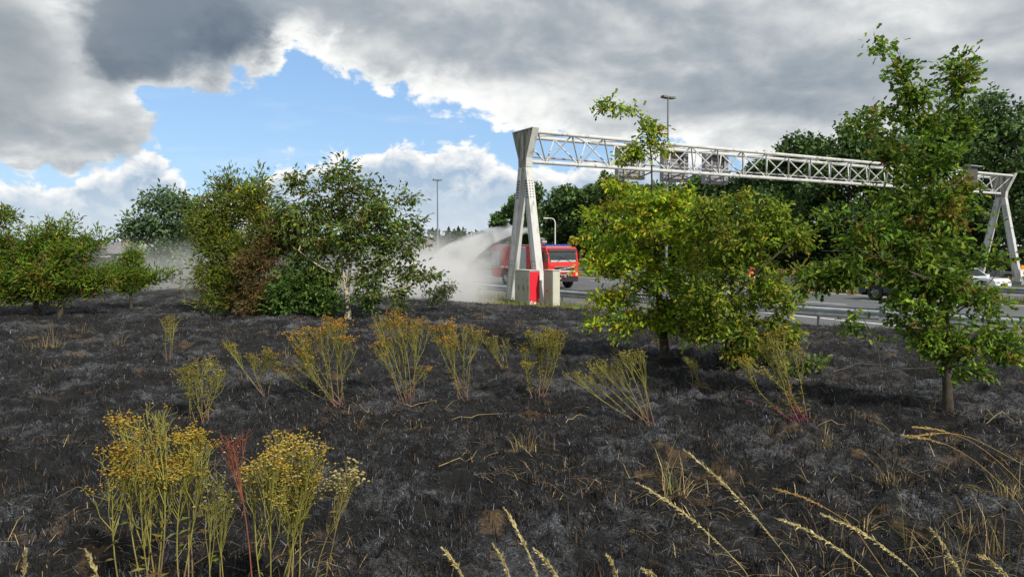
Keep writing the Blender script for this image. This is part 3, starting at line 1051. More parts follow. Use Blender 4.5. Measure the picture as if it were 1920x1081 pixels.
for sg in (-1, 1):
    MB().tube((-3.8, 1.1 * sg, 2.92), (0.6, 1.1 * sg, 2.92), 0.025, n=6).build('roof_rail', M['silver'], truck)
for xx, rm in ((-1.85, M['silver']), (2.85, M['silver'])):
    for sg in (-1, 1):
        wheel(truck, xx, sg * 1.08, 0.50, 0.32, sg, rm, 8)


def car(name, label, loc, rz, paint_m, L=4.4, Wd=1.8, H=1.5, wr=0.33, suv=False, rim=None):
    t = empty(name, loc, rz, label, 'car')
    hl, w = L / 2, Wd / 2
    belt = H * 0.62
    z0 = 0.22 if not suv else 0.30
    low = []
    wb = L * 0.30
    for cx_ in (-wb, wb):
        low += [(cx_ + (wr + 0.07) * math.cos(a), max(z0, wr + (wr + 0.07) * math.sin(a))) for a in np.linspace(math.pi, 0, 11)]
    hood = belt * 0.92
    prof = [(-hl, z0 + 0.1)] + low + [(hl - 0.05, z0), (hl, z0 + 0.25), (hl - 0.04, hood - 0.15), (hl - 0.22, hood), (hl * 0.42, belt)]
    roof = [(hl * 0.10, H - 0.04), (-hl * 0.15, H), (-hl * (0.72 if suv else 0.55), H - 0.05)]
    prof += roof + [(-hl * (0.93 if suv else 0.86), belt), (-hl + 0.02, belt - 0.05)]
    n_ = len(prof)
    b = MB()
    ys = []
    for (x_, z_) in prof:
        ys.append(w if z_ <= belt + 0.01 else w * (0.80 if not suv else 0.84))
    vs = [(p[0], -y_, p[1]) for p, y_ in zip(prof, ys)] + [(p[0], y_, p[1]) for p, y_ in zip(prof, ys)]
    fs = [(i, (i + 1) % n_, n_ + (i + 1) % n_, n_ + i) for i in range(n_)]
    # side skins split at the belt line
    bi = [i for i, p in enumerate(prof) if p == (hl * 0.42, belt)][0]
    be = bi + 4
    lower = list(range(0, bi + 1)) + list(range(be, n_))
    upper = list(range(bi, be + 1))
    fs += [tuple(lower), tuple(upper), tuple(n_ + i for i in reversed(lower)), tuple(n_ + i for i in reversed(upper))]
    b.add(vs, fs)
    b.build('body', paint_m, t, bevel=0.02, segs=1)
    # glass: side windows, windscreen and rear window set proud of the cabin
    y1 = ys[bi + 1]
    for sg in (-1, 1):
        def sp(x_, z_):
            f = (z_ - belt) / (H - belt)
            return (x_, sg * (w + (y1 - w) * min(1, f) + 0.006), z_)
        for (xa, xb, xc, xd) in ((hl * 0.33, hl * 0.09, -hl * 0.12, -hl * 0.12), (-hl * 0.15, -hl * 0.15, -hl * (0.62 if suv else 0.52), -hl * (0.80 if suv else 0.72))):
            q = [sp(xa, belt + 0.04), sp(xb, H - 0.10), sp(xc, H - 0.10), sp(xd, belt + 0.04)]
            MB().hexa([(a[0], a[1] - 0.02 * sg, a[2]) for a in q] + q).build('side_window', M['glass'], t)
    for nm, (xa, za), (xb, zb), off in (('windscreen', (hl * 0.39, belt + 0.05), (hl * 0.13, H - 0.09), 0.012), ('rear_window', (-hl * (0.91 if suv else 0.82), belt + 0.06), (-hl * (0.75 if suv else 0.6), H - 0.10), -0.012)):
        ww = w * 0.78
        q = [(xa + off, -ww, za), (xa + off, ww, za), (xb + off, ww * 0.93, zb + 0.008), (xb + off, -ww * 0.93, zb + 0.008)]
        MB().hexa([(a[0] - off * 2, a[1], a[2]) for a in q] + q).build(nm, M['glass'], t)
    for sg in (-1, 1):
        MB().box(hl - 0.12, hl - 0.005, sg * w * 0.72 - 0.2, sg * w * 0.72 + 0.2, hood - 0.30, hood - 0.15).build('headlight', M['silver'], t, bevel=0.02)
        MB().box(-hl - 0.01, -hl + 0.09, sg * w * 0.76 - 0.16, sg * w * 0.76 + 0.16, belt - 0.28, belt - 0.09).build('tail_light', M['tail_red'], t, bevel=0.02)
        MB().box(hl * 0.30, hl * 0.38, sg * (w + 0.09) - 0.09, sg * (w + 0.09) + 0.09, belt, belt + 0.14).build('mirror', paint_m, t, bevel=0.03)
    MB().box(hl - 0.03, hl + 0.015, -w * 0.45, w * 0.45, z0 + 0.12, z0 + 0.34).build('grille', M['black_plastic'], t)
    MB().box(-hl + 0.05, hl - 0.08, -w * 0.8, w * 0.8, z0 - 0.06, z0 + 0.02).build('underbody', M['dark'], t)
    MB().box(-hl - 0.014, -hl + 0.03, -0.26, 0.26, z0 + 0.28, z0 + 0.39).build('number_plate', M['yellow'], t)
    for cx_ in (-wb, wb):
        for sg in (-1, 1):
            wheel(t, cx_, sg * (w - 0.11), wr, 0.22, sg, rim or M['silver'], 5)
    return t


BACK = math.pi / 2 + TH
suv_at = UV(35.9, 21.7, 0.006)
car('parked_car', 'dark blue grey car with large black wheels, half hidden behind the tall oak', suv_at, BACK, M['teal_paint'], 4.7, 1.9, 1.68, 0.42, True, M['grey_paint'])
wc = at(1812, 530, 45.5)
car('parked_car', 'white car half hidden by the tall oak leaves, on the far carriageway', (wc.x, wc.y, 0.006), FB, M['white_paint'], 4.4, 1.8, 1.48)
gcp = at(1858, 516, 55.5)
car('parked_car', 'small dark silver car seen past the far gantry leg under the trees', (gcp.x, gcp.y, 0.006), FB + 0.3, M['grey_paint'], 4.1, 1.75, 1.5)

# striped cone fallen on the asphalt
c0 = at(1799, 573, 34.0)
t = empty('traffic_cone', (c0.x, c0.y, 0.006), 0.25, 'red and white striped cone lying on the asphalt, glimpsed under the tall oak', 'traffic cone')
MB().box(0.30, 0.33, -0.15, 0.15, 0.0, 0.30).build('base_plate', M['rubber'], t, bevel=0.008)
for i, mt in enumerate(('red_orange', 'white', 'red_orange', 'white', 'red_orange')):
    x0, x1 = 0.30 - i * 0.13, 0.30 - (i + 1) * 0.13
    r0, r1 = 0.125 - i * 0.021, 0.125 - (i + 1) * 0.021
    MB().tube((x0, 0, 0.14 - i * 0.022), (x1, 0, 0.14 - (i + 1) * 0.022), r0, r1, n=14).build('cone_band', M[mt], t)

# hectometre marker by the far gantry leg
mk = at(1916, 545, 50.0)
t = empty('marker_post', (mk.x, mk.y, 0.2), 0.15, 'orange topped white marker plate on a post at the far gantry leg', 'road sign')
zt = at(1916, 497, 50.0).z - 0.2
MB().tube((0, 0.03, -0.2), (0, 0.03, zt), 0.03, n=8).build('post', M['galv'], t)
MB().box(-0.14, 0.26, -0.02, 0.0, zt - 0.78, zt - 0.31).build('plate', M['white'], t)
MB().box(-0.14, 0.12, -0.022, 0.0, zt - 0.30, zt).build('reflector', M['orange'], t)
MB().box(0.122, 0.26, -0.022, 0.0, zt - 0.30, zt).build('reflector', M['tail_red'], t)
MB().box(0.02, 0.06, -0.024, -0.0205, zt - 0.70, zt - 0.40).box(0.06, 0.16, -0.024, -0.0205, zt - 0.56, zt - 0.52).box(0.13, 0.17, -0.024, -0.0205, zt - 0.70, zt - 0.565).build('dark_figure', M['dark'], t)

# ------------------------------------------------------------------ person in high-visibility clothes
def person(loc, rz, label):
    t = empty('person', loc, rz, label, 'person')
    J = {'pel': (0, 0, 0.95), 'bel': (0.01, 0, 1.10), 'che': (0.0, 0, 1.30), 'sho': (0, 0, 1.43), 'nec': (0.01, 0, 1.52), 'hed': (0.03, 0, 1.62), 'top': (0.03, 0, 1.72),
         'hl': (0, 0.10, 0.90), 'kl': (0.03, 0.12, 0.50), 'al': (0.0, 0.13, 0.09), 'tl': (0.15, 0.14, 0.04),
         'hr': (0, -0.10, 0.90), 'kr': (0.02, -0.12, 0.50), 'ar': (-0.02, -0.13, 0.09), 'tr': (0.13, -0.14, 0.04),
         'sl': (0, 0.20, 1.42), 'el': (-0.03, 0.27, 1.14), 'wl': (0.10, 0.24, 0.92), 'fl': (0.14, 0.23, 0.84),
         'sr': (0, -0.20, 1.42), 'er': (-0.03, -0.27, 1.14), 'wr': (0.12, -0.22, 0.95), 'fr': (0.17, -0.20, 0.88)}
    Rd = {'pel': .15, 'bel': .145, 'che': .155, 'sho': .12, 'nec': .06, 'hed': .095, 'top': .08, 'hl': .10, 'kl': .068, 'al': .045, 'tl': .04, 'hr': .10, 'kr': .068, 'ar': .045, 'tr': .04,
          'sl': .075, 'el': .058, 'wl': .042, 'fl': .035, 'sr': .075, 'er': .058, 'wr': .042, 'fr': .035}
    E = [('pel', 'bel'), ('bel', 'che'), ('che', 'sho'), ('sho', 'nec'), ('nec', 'hed'), ('hed', 'top'), ('pel', 'hl'), ('hl', 'kl'), ('kl', 'al'), ('al', 'tl'), ('pel', 'hr'), ('hr', 'kr'), ('kr', 'ar'), ('ar', 'tr'),
         ('sho', 'sl'), ('sl', 'el'), ('el', 'wl'), ('wl', 'fl'), ('sho', 'sr'), ('sr', 'er'), ('er', 'wr'), ('wr', 'fr')]
    ks = list(J)
    me_ = bpy.data.meshes.new('body')
    me_.from_pydata([J[q] for q in ks], [(ks.index(a), ks.index(c)) for a, c in E], [])
    o = bpy.data.objects.new('body', me_)
    COL.objects.link(o)
    sk = o.modifiers.new('skin', 'SKIN')
    for i, q in enumerate(ks):
        sv = me_.skin_vertices[0].data[i]
        sv.radius = (Rd[q], Rd[q] * (1.25 if q in ('bel', 'che', 'pel') else 1.0))
        sv.use_root = (q == 'pel')
    sb = o.modifiers.new('sub', 'SUBSURF')
    sb.levels = sb.render_levels = 2
    dg_ = bpy.context.evaluated_depsgraph_get()
    ev = bpy.data.meshes.new_from_object(o.evaluated_get(dg_))
    bpy.data.objects.remove(o)
    for mm in ('hivis_orange', 'trousers', 'skin', 'hivis_yellow', 'rubber'):
        ev.materials.append(M[mm])
    for p in ev.polygons:
        c = p.center
        p.use_smooth = True
        armish = abs(c.y) > 0.19 and c.z > 0.8
        if c.z < 0.11:
            p.material_index = 4
        elif armish and c.z < 0.93:
            p.material_index = 2
        elif c.z < 0.95:
            p.material_index = 1
        elif c.z > 1.50:
            p.material_index = 2
        elif 1.22 < c.z < 1.34 or c.z < 1.06:
            p.material_index = 3
        else:
            p.material_index = 0
    o = bpy.data.objects.new('body', ev)
    COL.objects.link(o)
    o.parent = t
    # helmet with brim, ears, nose and eyes
    b = MB()
    vs, fs = [], []
    nn, mm_ = 14, 6
    for j in range(mm_):
        ph = math.pi / 2 * j / (mm_ - 1)
        for i in range(nn):
            a = 2 * math.pi * i / nn
            vs.append((0.03 + 0.155 * math.cos(a) * math.cos(ph), 0.13 * math.sin(a) * math.cos(ph), 1.665 + 0.15 * math.sin(ph)))
    for j in range(mm_ - 1):
        for i in range(nn):
            fs.append((j * nn + i, j * nn + (i + 1) % nn, (j + 1) * nn + (i + 1) % nn, (j + 1) * nn + i))
    b.add(vs, fs)
    b.tube((0.03, 0, 1.650), (0.03, 0, 1.665), 0.165, 0.155, n=16)
    b.build('helmet', M['red_orange'], t, smooth=True)
    MB().path([(0.12, 0, 1.64), (0.15, 0, 1.60), (0.12, 0, 1.585)], [0.012, 0.018, 0.012], 6).build('nose', M['skin'], t)
    for sg in (-1, 1):
        MB().tube((0.118, 0.035 * sg, 1.63), (0.128, 0.035 * sg, 1.63), 0.012, n=8).build('eye', M['dark'], t)
        MB().path([(0.03, 0.09 * sg, 1.65), (0.02, 0.108 * sg, 1.62), (0.03, 0.09 * sg, 1.585)], [0.012, 0.016, 0.01], 6).build('ear', M['skin'], t)
    MB().box(0.118, 0.126, -0.03, 0.03, 1.55, 1.558).build('mouth', M['tail_red'], t)
    # five fingers on each hand
    for (hx, hy, hz) in (J['fl'], J['fr']):
        for i in range(5):
            yy = hy + (i - 2) * 0.017
            ln = (0.05, 0.075, 0.08, 0.075, 0.06)[i]
            off_ = -0.02 if i == 0 else 0.0
            MB().path([(hx, yy, hz), (hx + 0.02 + off_, yy, hz - ln * 0.5), (hx + 0.015 + off_ * 2, yy, hz - ln)], [0.009, 0.008, 0.006], 6).build('finger', M['skin'], t)
    return t


pp = at(1409, 503, 36.5)
person((pp.x, pp.y, 0.006), R(-40), 'person in orange and yellow high-visibility jacket with a red helmet on the road')

# ------------------------------------------------------------------ far houses and walls
def house(label, px0, px1, Y, z_eave, z_ridge, wall_m, roof_m, base=1.2, depth=8.0):
    a, b_ = at(px0, 461, Y).x, at(px1, 461, Y).x
    w = b_ - a
    t = empty('house', (a, Y, base), 0, label, 'house')
    MB().box(0, w, 0, depth, -1.5, z_eave).build('wall', wall_m, t)
    r = MB()
    r.prism([(-0.4, z_eave), (depth + 0.4, z_eave), (depth / 2, z_ridge)], 'x', -0.3, w + 0.3)
    ro = r.build('roof', roof_m, t)
    MB().box(w * 0.7, w * 0.7 + 0.8, depth / 2 - 0.4, depth / 2 + 0.4, z_ridge - 1.0, z_ridge + 0.8).build('chimney', M['brick'], ro)
    n_ = max(2, int(w / 3))
    for i in range(n_):
        x_ = w * (i + 0.5) / n_
        wn = MB().box(x_ - 0.7, x_ + 0.7, -0.06, 0.02, 0.9, 2.2).build('window', M['plaster'], t)
        MB().box(x_ - 0.6, x_ + 0.6, -0.075, -0.062, 1.0, 2.1).build('pane', M['glass'], wn)
    return t


house('pale house with a dark grey pitched roof behind the orange tipped sapling', 60, 150, 120, 2.6, 4.9, M['plaster'], M['roof_tile'], base=-1.2)
house('low white house with a grey roof beyond the field, right of the orange tipped sapling', 178, 225, 135, 2.4, 4.6, M['plaster'], M['roof_tile'], base=-1.0)
house('wide barn with a light grey roof at the far edge, left of the smoke', 228, 330, 150, 2.2, 4.3, M['plaster'], M['concrete'], base=-1.0)
nbx = at(800, 447, 210)
t = empty('noise_barrier', (nbx.x, 210, 0.0), 0.0, 'long grey noise barrier standing beyond the smoke, left of the water jet', 'barrier')
nb_h = nbx.z
for i in range(5):
    MB().box(i * 2.6 - 1.0, i * 2.6 + 1.5, 0, 0.3, -1, nb_h - 0.25 * (i == 4)).build('panel', M['concrete'], t, bevel=0.02)
    MB().box(i * 2.6 + 1.5, i * 2.6 + 1.6, -0.06, 0.36, -1, nb_h - 0.35).build('post', M['galv_dark'], t)
bx = at(878, 437, 260)
t = empty('office_block', (bx.x, 260, 0.0), 0.0, 'flat roofed grey block on the horizon behind the water jet', 'building')
w_, h_ = at(962, 437, 260).x - bx.x, bx.z
MB().box(0, w_, 0, 10, -1, h_).build('wall', M['concrete'], t)
MB().box(-0.2, w_ + 0.2, -0.2, 10.2, h_ + 0.003, h_ + 0.35).build('roof', M['roof_tile'], t)
for i in range(6):
    for j in range(2):
        x_ = w_ * (i + 0.5) / 6
        z_ = h_ * (0.42 + 0.33 * j)
        MB().box(x_ - 0.8, x_ + 0.8, -0.03, 0.01, z_, z_ + 1.2).build('window', M['glass'], t)

# ------------------------------------------------------------------ trees
def leaf_template(kind):
    """unit leaf along +x, face up; returns verts, quads"""
    if kind == 'oak':
        xs = [0.0, 0.26, 0.38, 0.54, 0.66, 0.80, 1.0]
        hs = [0.0, 0.17, 0.09, 0.27, 0.15, 0.24, 0.0]
    elif kind == 'small_oak':
        xs, hs = [0.0, 0.30, 0.48, 0.74, 1.0], [0.0, 0.21, 0.12, 0.26, 0.0]
    elif kind in ('walnut', 'lance'):          # folded blade of two triangles
        h = 0.22 if kind == 'walnut' else 0.13
        return np.array([(0, 0, 0), (0.48, h, 0.06), (1, 0, -0.12), (0.48, -h, 0.06)], float), np.array([(0, 2, 1), (0, 3, 2)])
    else:
        xs, hs = [0.0, 0.45, 1.0], [0.0, 0.32, 0.0]
    if kind == 'card':
        return np.array([(0, 0, 0), (0.5, 0.33, 0.05), (1, 0, -0.1), (0.45, -0.33, 0.05)], float), np.array([(0, 1, 2, 3)])
    v = []
    for x_, h in zip(xs, hs):
        zz = -0.16 * x_ * x_
        v += [(x_, 0, zz), (x_, h, zz + h * 0.35), (x_, -h, zz + h * 0.35)]
    f = []
    for i in range(len(xs) - 1):
        a, b = 3 * i, 3 * (i + 1)
        f += [(a, b, b + 1, a + 1), (a, a + 2, b + 2, b)]
    return np.array(v, float), np.array(f, int)


TPL = {q: leaf_template(q) for q in ('oak', 'small_oak', 'walnut', 'lance', 'card')}


def leaves_mesh(name, kind, P, A, S, C, rng, up=0.55):
    """P positions, A axis directions, S lengths, C colours"""
    tv, tf = TPL[kind]
    n = len(P)
    A = A / np.linalg.norm(A, axis=1, keepdims=True)
    nrm = rng.normal(size=(n, 3)) * (1 - up) + np.array([0, 0, 1.0]) * up
    side_ = np.cross(nrm, A)
    side_ /= np.linalg.norm(side_, axis=1, keepdims=True) + 1e-9
    nrm = np.cross(A, side_)
    V = P[:, None, :] + S[:, None, None] * (tv[None, :, 0:1] * A[:, None, :] + tv[None, :, 1:2] * side_[:, None, :] + tv[None, :, 2:3] * nrm[:, None, :])
    F = tf[None] + (np.arange(n) * len(tv))[:, None, None]
    cols = np.repeat(C, len(tv), axis=0)
    return np_mesh(name, V.reshape(-1, 3), F.reshape(-1, tf.shape[1]), cols)


def tubes_mesh(name, a, b, ra, rb, n=5):
    a, b = np.asarray(a, float), np.asarray(b, float)
    d = b - a
    d /= np.linalg.norm(d, axis=1, keepdims=True) + 1e-9
    ref = np.where(np.abs(d[:, 2:3]) < 0.9, np.array([[0.1, 0.2, 1.0]]), np.array([[1.0, 0.1, 0.0]]))
    s = np.cross(d, ref)
    s /= np.linalg.norm(s, axis=1, keepdims=True)
    t = np.cross(d, s)
    w = np.linspace(0, 2 * np.pi, n, endpoint=False)
    ring = np.cos(w)[None, :, None] * s[:, None, :] + np.sin(w)[None, :, None] * t[:, None, :]
    V = np.concatenate([a[:, None, :] + ring * ra[:, None, None], b[:, None, :] + ring * rb[:, None, None]], 1)
    idx = np.arange(n)
    f = np.stack([idx, (idx + 1) % n, n + (idx + 1) % n, n + idx], 1)
    F = f[None] + (np.arange(len(a)) * 2 * n)[:, None, None]
    return np_mesh(name, V.reshape(-1, 3), F.reshape(-1, 4), None, smooth=True)


def pick(rng, palette, n):
    w = np.array([q[3] for q in palette], float)
    c = np.array([q[:3] for q in palette], float)
    return c[rng.choice(len(w), n, p=w / w.sum())]


def tree(name, label, base, Y, trunks, blobs, palette, kind='walnut', leaf=0.09, per=26, clusters=160, seed=1, bark='bark', cat='tree', depth=0.85, trunk_r=0.05,
         droop=0.25, spread=0.17, group=None, single=0, up=0.5, twig=0.0035, tips=None, holes=()):
    """trunks: lists of photo waypoints; blobs: (px, py, rx, ry[, weight]) lobes of the crown, all at depth Y; the crown fills a volume as deep as wide"""
    rng = np.random.default_rng(seed)
    Y = base.y
    root = empty(name, base, 0, label, cat, group)
    B = np.array(base)
    nodes, par = [], []

    def add(p, pr):
        nodes.append(np.array(p, float))
        par.append(pr)
        return len(nodes) - 1

    add(B - np.array([0, 0, 0.12]), -1)
    for tr in trunks:
        pts = [np.array(at(q[0], q[1], Y + (q[2] if len(q) > 2 else 0))) for q in tr]
        if np.linalg.norm(pts[0] - B) < 0.35:
            prev = 0
        else:
            prev = int(np.argmin([np.linalg.norm(pts[0] - m_) for m_ in nodes]))
        for p in pts:
            steps = max(1, int(np.linalg.norm(p - nodes[prev]) / 0.18))
            st = nodes[prev].copy()
            for i in range(1, steps + 1):
                j = rng.normal(size=3) * 0.008 * (i < steps)
                prev = add(st + (p - st) * i / steps + j, prev)
    # cluster centres inside the lobes
    bl = np.array([[q[0], q[1], q[2], q[3], (q[4] if len(q) > 4 else 1.0)] for q in blobs], float)
    wts = (bl[:, 2] * bl[:, 3]) ** 0.78 * bl[:, 4]
    pick_i = rng.choice(len(bl), clusters, p=wts / wts.sum())
    m2 = Y / FPX
    cc = []
    for i in pick_i:
        cx_, cy_, rx_, ry_, _ = bl[i]
        d_ = rng.normal(size=3)
        d_ /= np.linalg.norm(d_)
        rad = rng.random() ** 0.5 * 0.96
        c_ = at(cx_, cy_, Y)
        cc.append([c_.x + d_[0] * rad * rx_ * m2, c_.y + d_[1] * rad * max(rx_, ry_) * m2 * depth, c_.z + d_[2] * rad * ry_ * m2])
    cc = np.array(cc)
    tn = np.array(nodes)
    dist = np.array([np.min(np.linalg.norm(tn - c_, axis=1)) for c_ in cc])
    order = np.argsort(dist)
    tipi, tdir = [], []
    for o_ in order:
        c_ = cc[o_]
        N_ = np.array(nodes)
        dd = np.linalg.norm(N_ - c_, axis=1) + 0.6 * np.maximum(0, N_[:, 2] - c_[2] + 0.02)
        dd[0] += 5
        pi_ = int(np.argmin(dd))
        st = nodes[pi_].copy()
        L_ = np.linalg.norm(c_ - st)
        steps = max(2, min(7, int(L_ / 0.14)))
        prev = pi_
        bend = rng.normal(size=3) * 0.06 * L_ + np.array([0, 0, 0.08 * L_])
        for i in range(1, steps + 1):
            f = i / steps
            prev = add(st + (c_ - st) * f + bend * math.sin(math.pi * f), prev)
        tipi.append(prev)
        dv = c_ - st
        tdir.append(dv / (np.linalg.norm(dv) + 1e-6))
    N_ = np.array(nodes)
    # pipe model radii
    load = np.zeros(len(N_))
    load[tipi] += 1
    for i in range(len(N_) - 1, 0, -1):
        load[par[i]] += max(load[i], 0.5)
    rad_ = np.maximum(trunk_r * (np.maximum(load, 0.7) / load[0]) ** 0.62, twig * 0.6)
    rad_ = rad_ * (1 + 0.3 * np.clip(1 - (N_[:, 2] - B[2]) / 0.22, 0, 1) ** 2 * (np.hypot(N_[:, 0] - B[0], N_[:, 1] - B[1]) < 0.3))
    pa = np.array(par[1:])
    ra = np.minimum(rad_[pa], rad_[1:] * 1.6)
    link('trunk', tubes_mesh('trunk', N_[pa] - B, N_[1:] - B, ra, rad_[1:], 6), root, M[bark])
    # leaves
    tips_ = N_[tipi]
    n = clusters * per
    ci = np.repeat(np.arange(clusters), per)
    td = np.array(tdir)[ci]
    along = (rng.random(n) * 2.9 - 1.75) * spread
    perp = rng.normal(size=(n, 3)) * spread * np.array([0.42, 0.42, 0.30])
    P = tips_[ci] + td * along[:, None] + perp
    A = td * 0.8 + perp / spread * 1.1 + rng.normal(size=(n, 3)) * 0.45 + np.array([0, 0, -droop])
    S = leaf * (0.65 + 0.7 * rng.random(n))
    C = pick(rng, palette, n)
    cl = np.exp(rng.normal(size=clusters) * 0.22)[ci]
    C = C * (cl * np.exp(rng.normal(size=n) * 0.2))[:, None]
    if tips is not None:          # scorched or fresh clusters keep one colour
        lo_, colr, frac = tips
        sel = rng.random(clusters) < frac
        m_ = sel[ci] & (rng.random(n) < 0.8)
        C[m_] = np.array(colr) * np.exp(rng.normal(size=m_.sum()) * 0.25)[:, None]
    C = np.clip(C, 0.004, 0.9)
    keep = np.ones(n, bool)
    for (hx, hy, hr_) in holes:          # natural gaps between the sprays
        hp = np.array(at(hx, hy, Y))
        keep &= ~(np.hypot(P[:, 0] - hp[0], P[:, 2] - hp[2]) < hr_ * m2 * (0.75 + 0.5 * rng.random(n)))
    if single:
        # the leaves nearest the camera are objects of their own
        dcam = np.linalg.norm(P - np.array([0, 0, EYE]), axis=1) + rng.random(n) * 1.2
        dcam[~keep] = 1e9
        idx = np.argsort(dcam)[:single]
        keep[idx] = False
    crown = link('crown', leaves_mesh('crown', kind, P[keep] - B, A[keep], S[keep], C[keep], rng, up), root, M['leaf'])
    crown['kind'] = 'stuff'
    if single:
        protos = []
        for q in range(6):
            c6 = pick(rng, palette, 1)
            protos.append(leaves_mesh('leaf', kind, np.zeros((1, 3)), np.array([[1.0, 0, 0]]), np.ones(1), c6, rng, 0.98))
            protos[-1].materials.append(M['leaf'])
        for i in idx:
            a_ = Vector(A[i]).normalized()
            nn_ = Vector(rng.normal(size=3) * (1 - up)) + Vector((0, 0, up))
            sd = nn_.cross(a_).normalized()
            nn_ = a_.cross(sd)
            mt = Matrix((a_, sd, nn_)).transposed().to_4x4()
            o = bpy.data.objects.new('leaf', protos[rng.integers(6)])
            COL.objects.link(o)
            o.parent = crown
            o.matrix_basis = Matrix.Translation(Vector(P[i] - B)) @ mt @ Matrix.Diagonal((S[i], S[i], S[i], 1))
    return root


G_OAK = [(0.0983, 0.182, 0.02, 4), (0.1512, 0.2475, 0.028, 3), (0.257, 0.3203, 0.035, 1.4), (0.0605, 0.1165, 0.018, 2)]
G_YOAK = [(0.1807, 0.3013, 0.0225, 3), (0.289, 0.3965, 0.027, 2.6), (0.4334, 0.4758, 0.0315, 1.6), (0.0963, 0.1983, 0.0198, 2.2), (0.4334, 0.3648, 0.0315, 0.4)]
G_MID = [(0.1485, 0.2252, 0.025, 3), (0.2525, 0.3105, 0.03, 2), (0.0891, 0.1552, 0.018, 2), (0.3861, 0.3571, 0.04, 0.6)]
G_CENT = [(0.0976, 0.1638, 0.0312, 3), (0.1492, 0.2079, 0.039, 2), (0.0574, 0.1008, 0.0203, 3), (0.2295, 0.252, 0.0429, 0.9), (0.1492, 0.1134, 0.0312, 0.6)]
G_BUSH = [(0.15, 0.2093, 0.028, 3), (0.2125, 0.2497, 0.03, 2), (0.2375, 0.189, 0.04, 1.3), (0.0875, 0.135, 0.022, 2)]
G_RED = [(0.1725, 0.1045, 0.05, 3), (0.1265, 0.11, 0.035, 3), (0.23, 0.132, 0.05, 1.2), (0.092, 0.11, 0.03, 1.4)]
G_DARK = [(0.0715, 0.147, 0.033, 3), (0.1105, 0.196, 0.0385, 2), (0.0455, 0.091, 0.022, 2), (0.208, 0.28, 0.055, 0.6)]
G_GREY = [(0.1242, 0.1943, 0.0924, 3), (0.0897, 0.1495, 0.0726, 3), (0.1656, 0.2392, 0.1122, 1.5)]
G_LEFT = [(0.1268, 0.218, 0.0225, 3), (0.0732, 0.1539, 0.018, 3), (0.2048, 0.2565, 0.027, 1.6), (0.234, 0.1795, 0.036, 0.7), (0.1365, 0.1026, 0.027, 0.4)]

# tall oak on the right
tree('oak_tree', 'tall young oak with dark lobed leaves, reaching above the gantry at its far end', hit(1778, 782), 6.7,
     [[(1778, 780), (1776, 690), (1772, 620), (1768, 540), (1758, 440), (1742, 330), (1722, 240), (1700, 170), (1668, 104), (1640, 78)],
      [(1758, 440), (1790, 330, 0.1), (1802, 250, 0.15), (1808, 190, 0.2), (1822, 130, 0.2)],
      [(1768, 540), (1690, 500, -0.2), (1610, 470, -0.3), (1540, 470, -0.3)],
      [(1772, 600), (1830, 560, -0.2), (1880, 500, -0.2)], [(1742, 330), (1660, 260, 0.1), (1600, 220, 0.1)],
      [(1776, 690), (1700, 690, -0.3), (1600, 705, -0.4)], [(1776, 660), (1850, 640, -0.3), (1910, 650, -0.3)]],
     [(1652, 84, 18, 12), (1690, 132, 24, 22), (1702, 178, 32, 28), (1790, 135, 41, 28), (1805, 185, 26, 36), (1735, 222, 62, 34), (1648, 222, 28, 12), (1606, 232, 26, 14),
      (1725, 300, 73, 44), (1655, 275, 34, 22), (1800, 250, 26, 24), (1705, 390, 92, 56), (1785, 370, 44, 60), (1640, 452, 86, 44), (1735, 480, 96, 60), (1560, 395, 26, 20, 0.5),
      (1560, 505, 66, 30), (1525, 520, 36, 22), (1590, 520, 40, 22), (1700, 530, 70, 30), (1780, 530, 60, 30), (1858, 480, 40, 26, 0.7), (1880, 430, 18, 12, 0.5), (1825, 560, 70, 32), (1700, 560, 70, 34), (1845, 640, 72, 40), (1775, 655, 34, 30), (1738, 640, 44, 22), (1812, 690, 34, 20, 0.7), (1890, 650, 30, 40),
      (1745, 600, 60, 26), (1595, 580, 24, 12, 0.6), (1620, 610, 40, 16, 0.5), (1700, 706, 16, 12, 0.35), (1640, 690, 34, 9, 0.15), (1560, 600, 22, 14, 0.4), (1600, 655, 30, 8, 0.12)],
     G_OAK, 'small_oak', 0.063, 32, 440, 11, spread=0.085, trunk_r=0.042, single=300, tips=(0, (0.2, 0.15, 0.03), 0.08), depth=0.8, up=0.45, twig=0.003, holes=[(1662, 548, 16), (1600, 560, 26), (1820, 518, 12), (1560, 575, 34), (1640, 592, 34), (1799, 572, 12), (1870, 350, 40), (1885, 450, 22)])
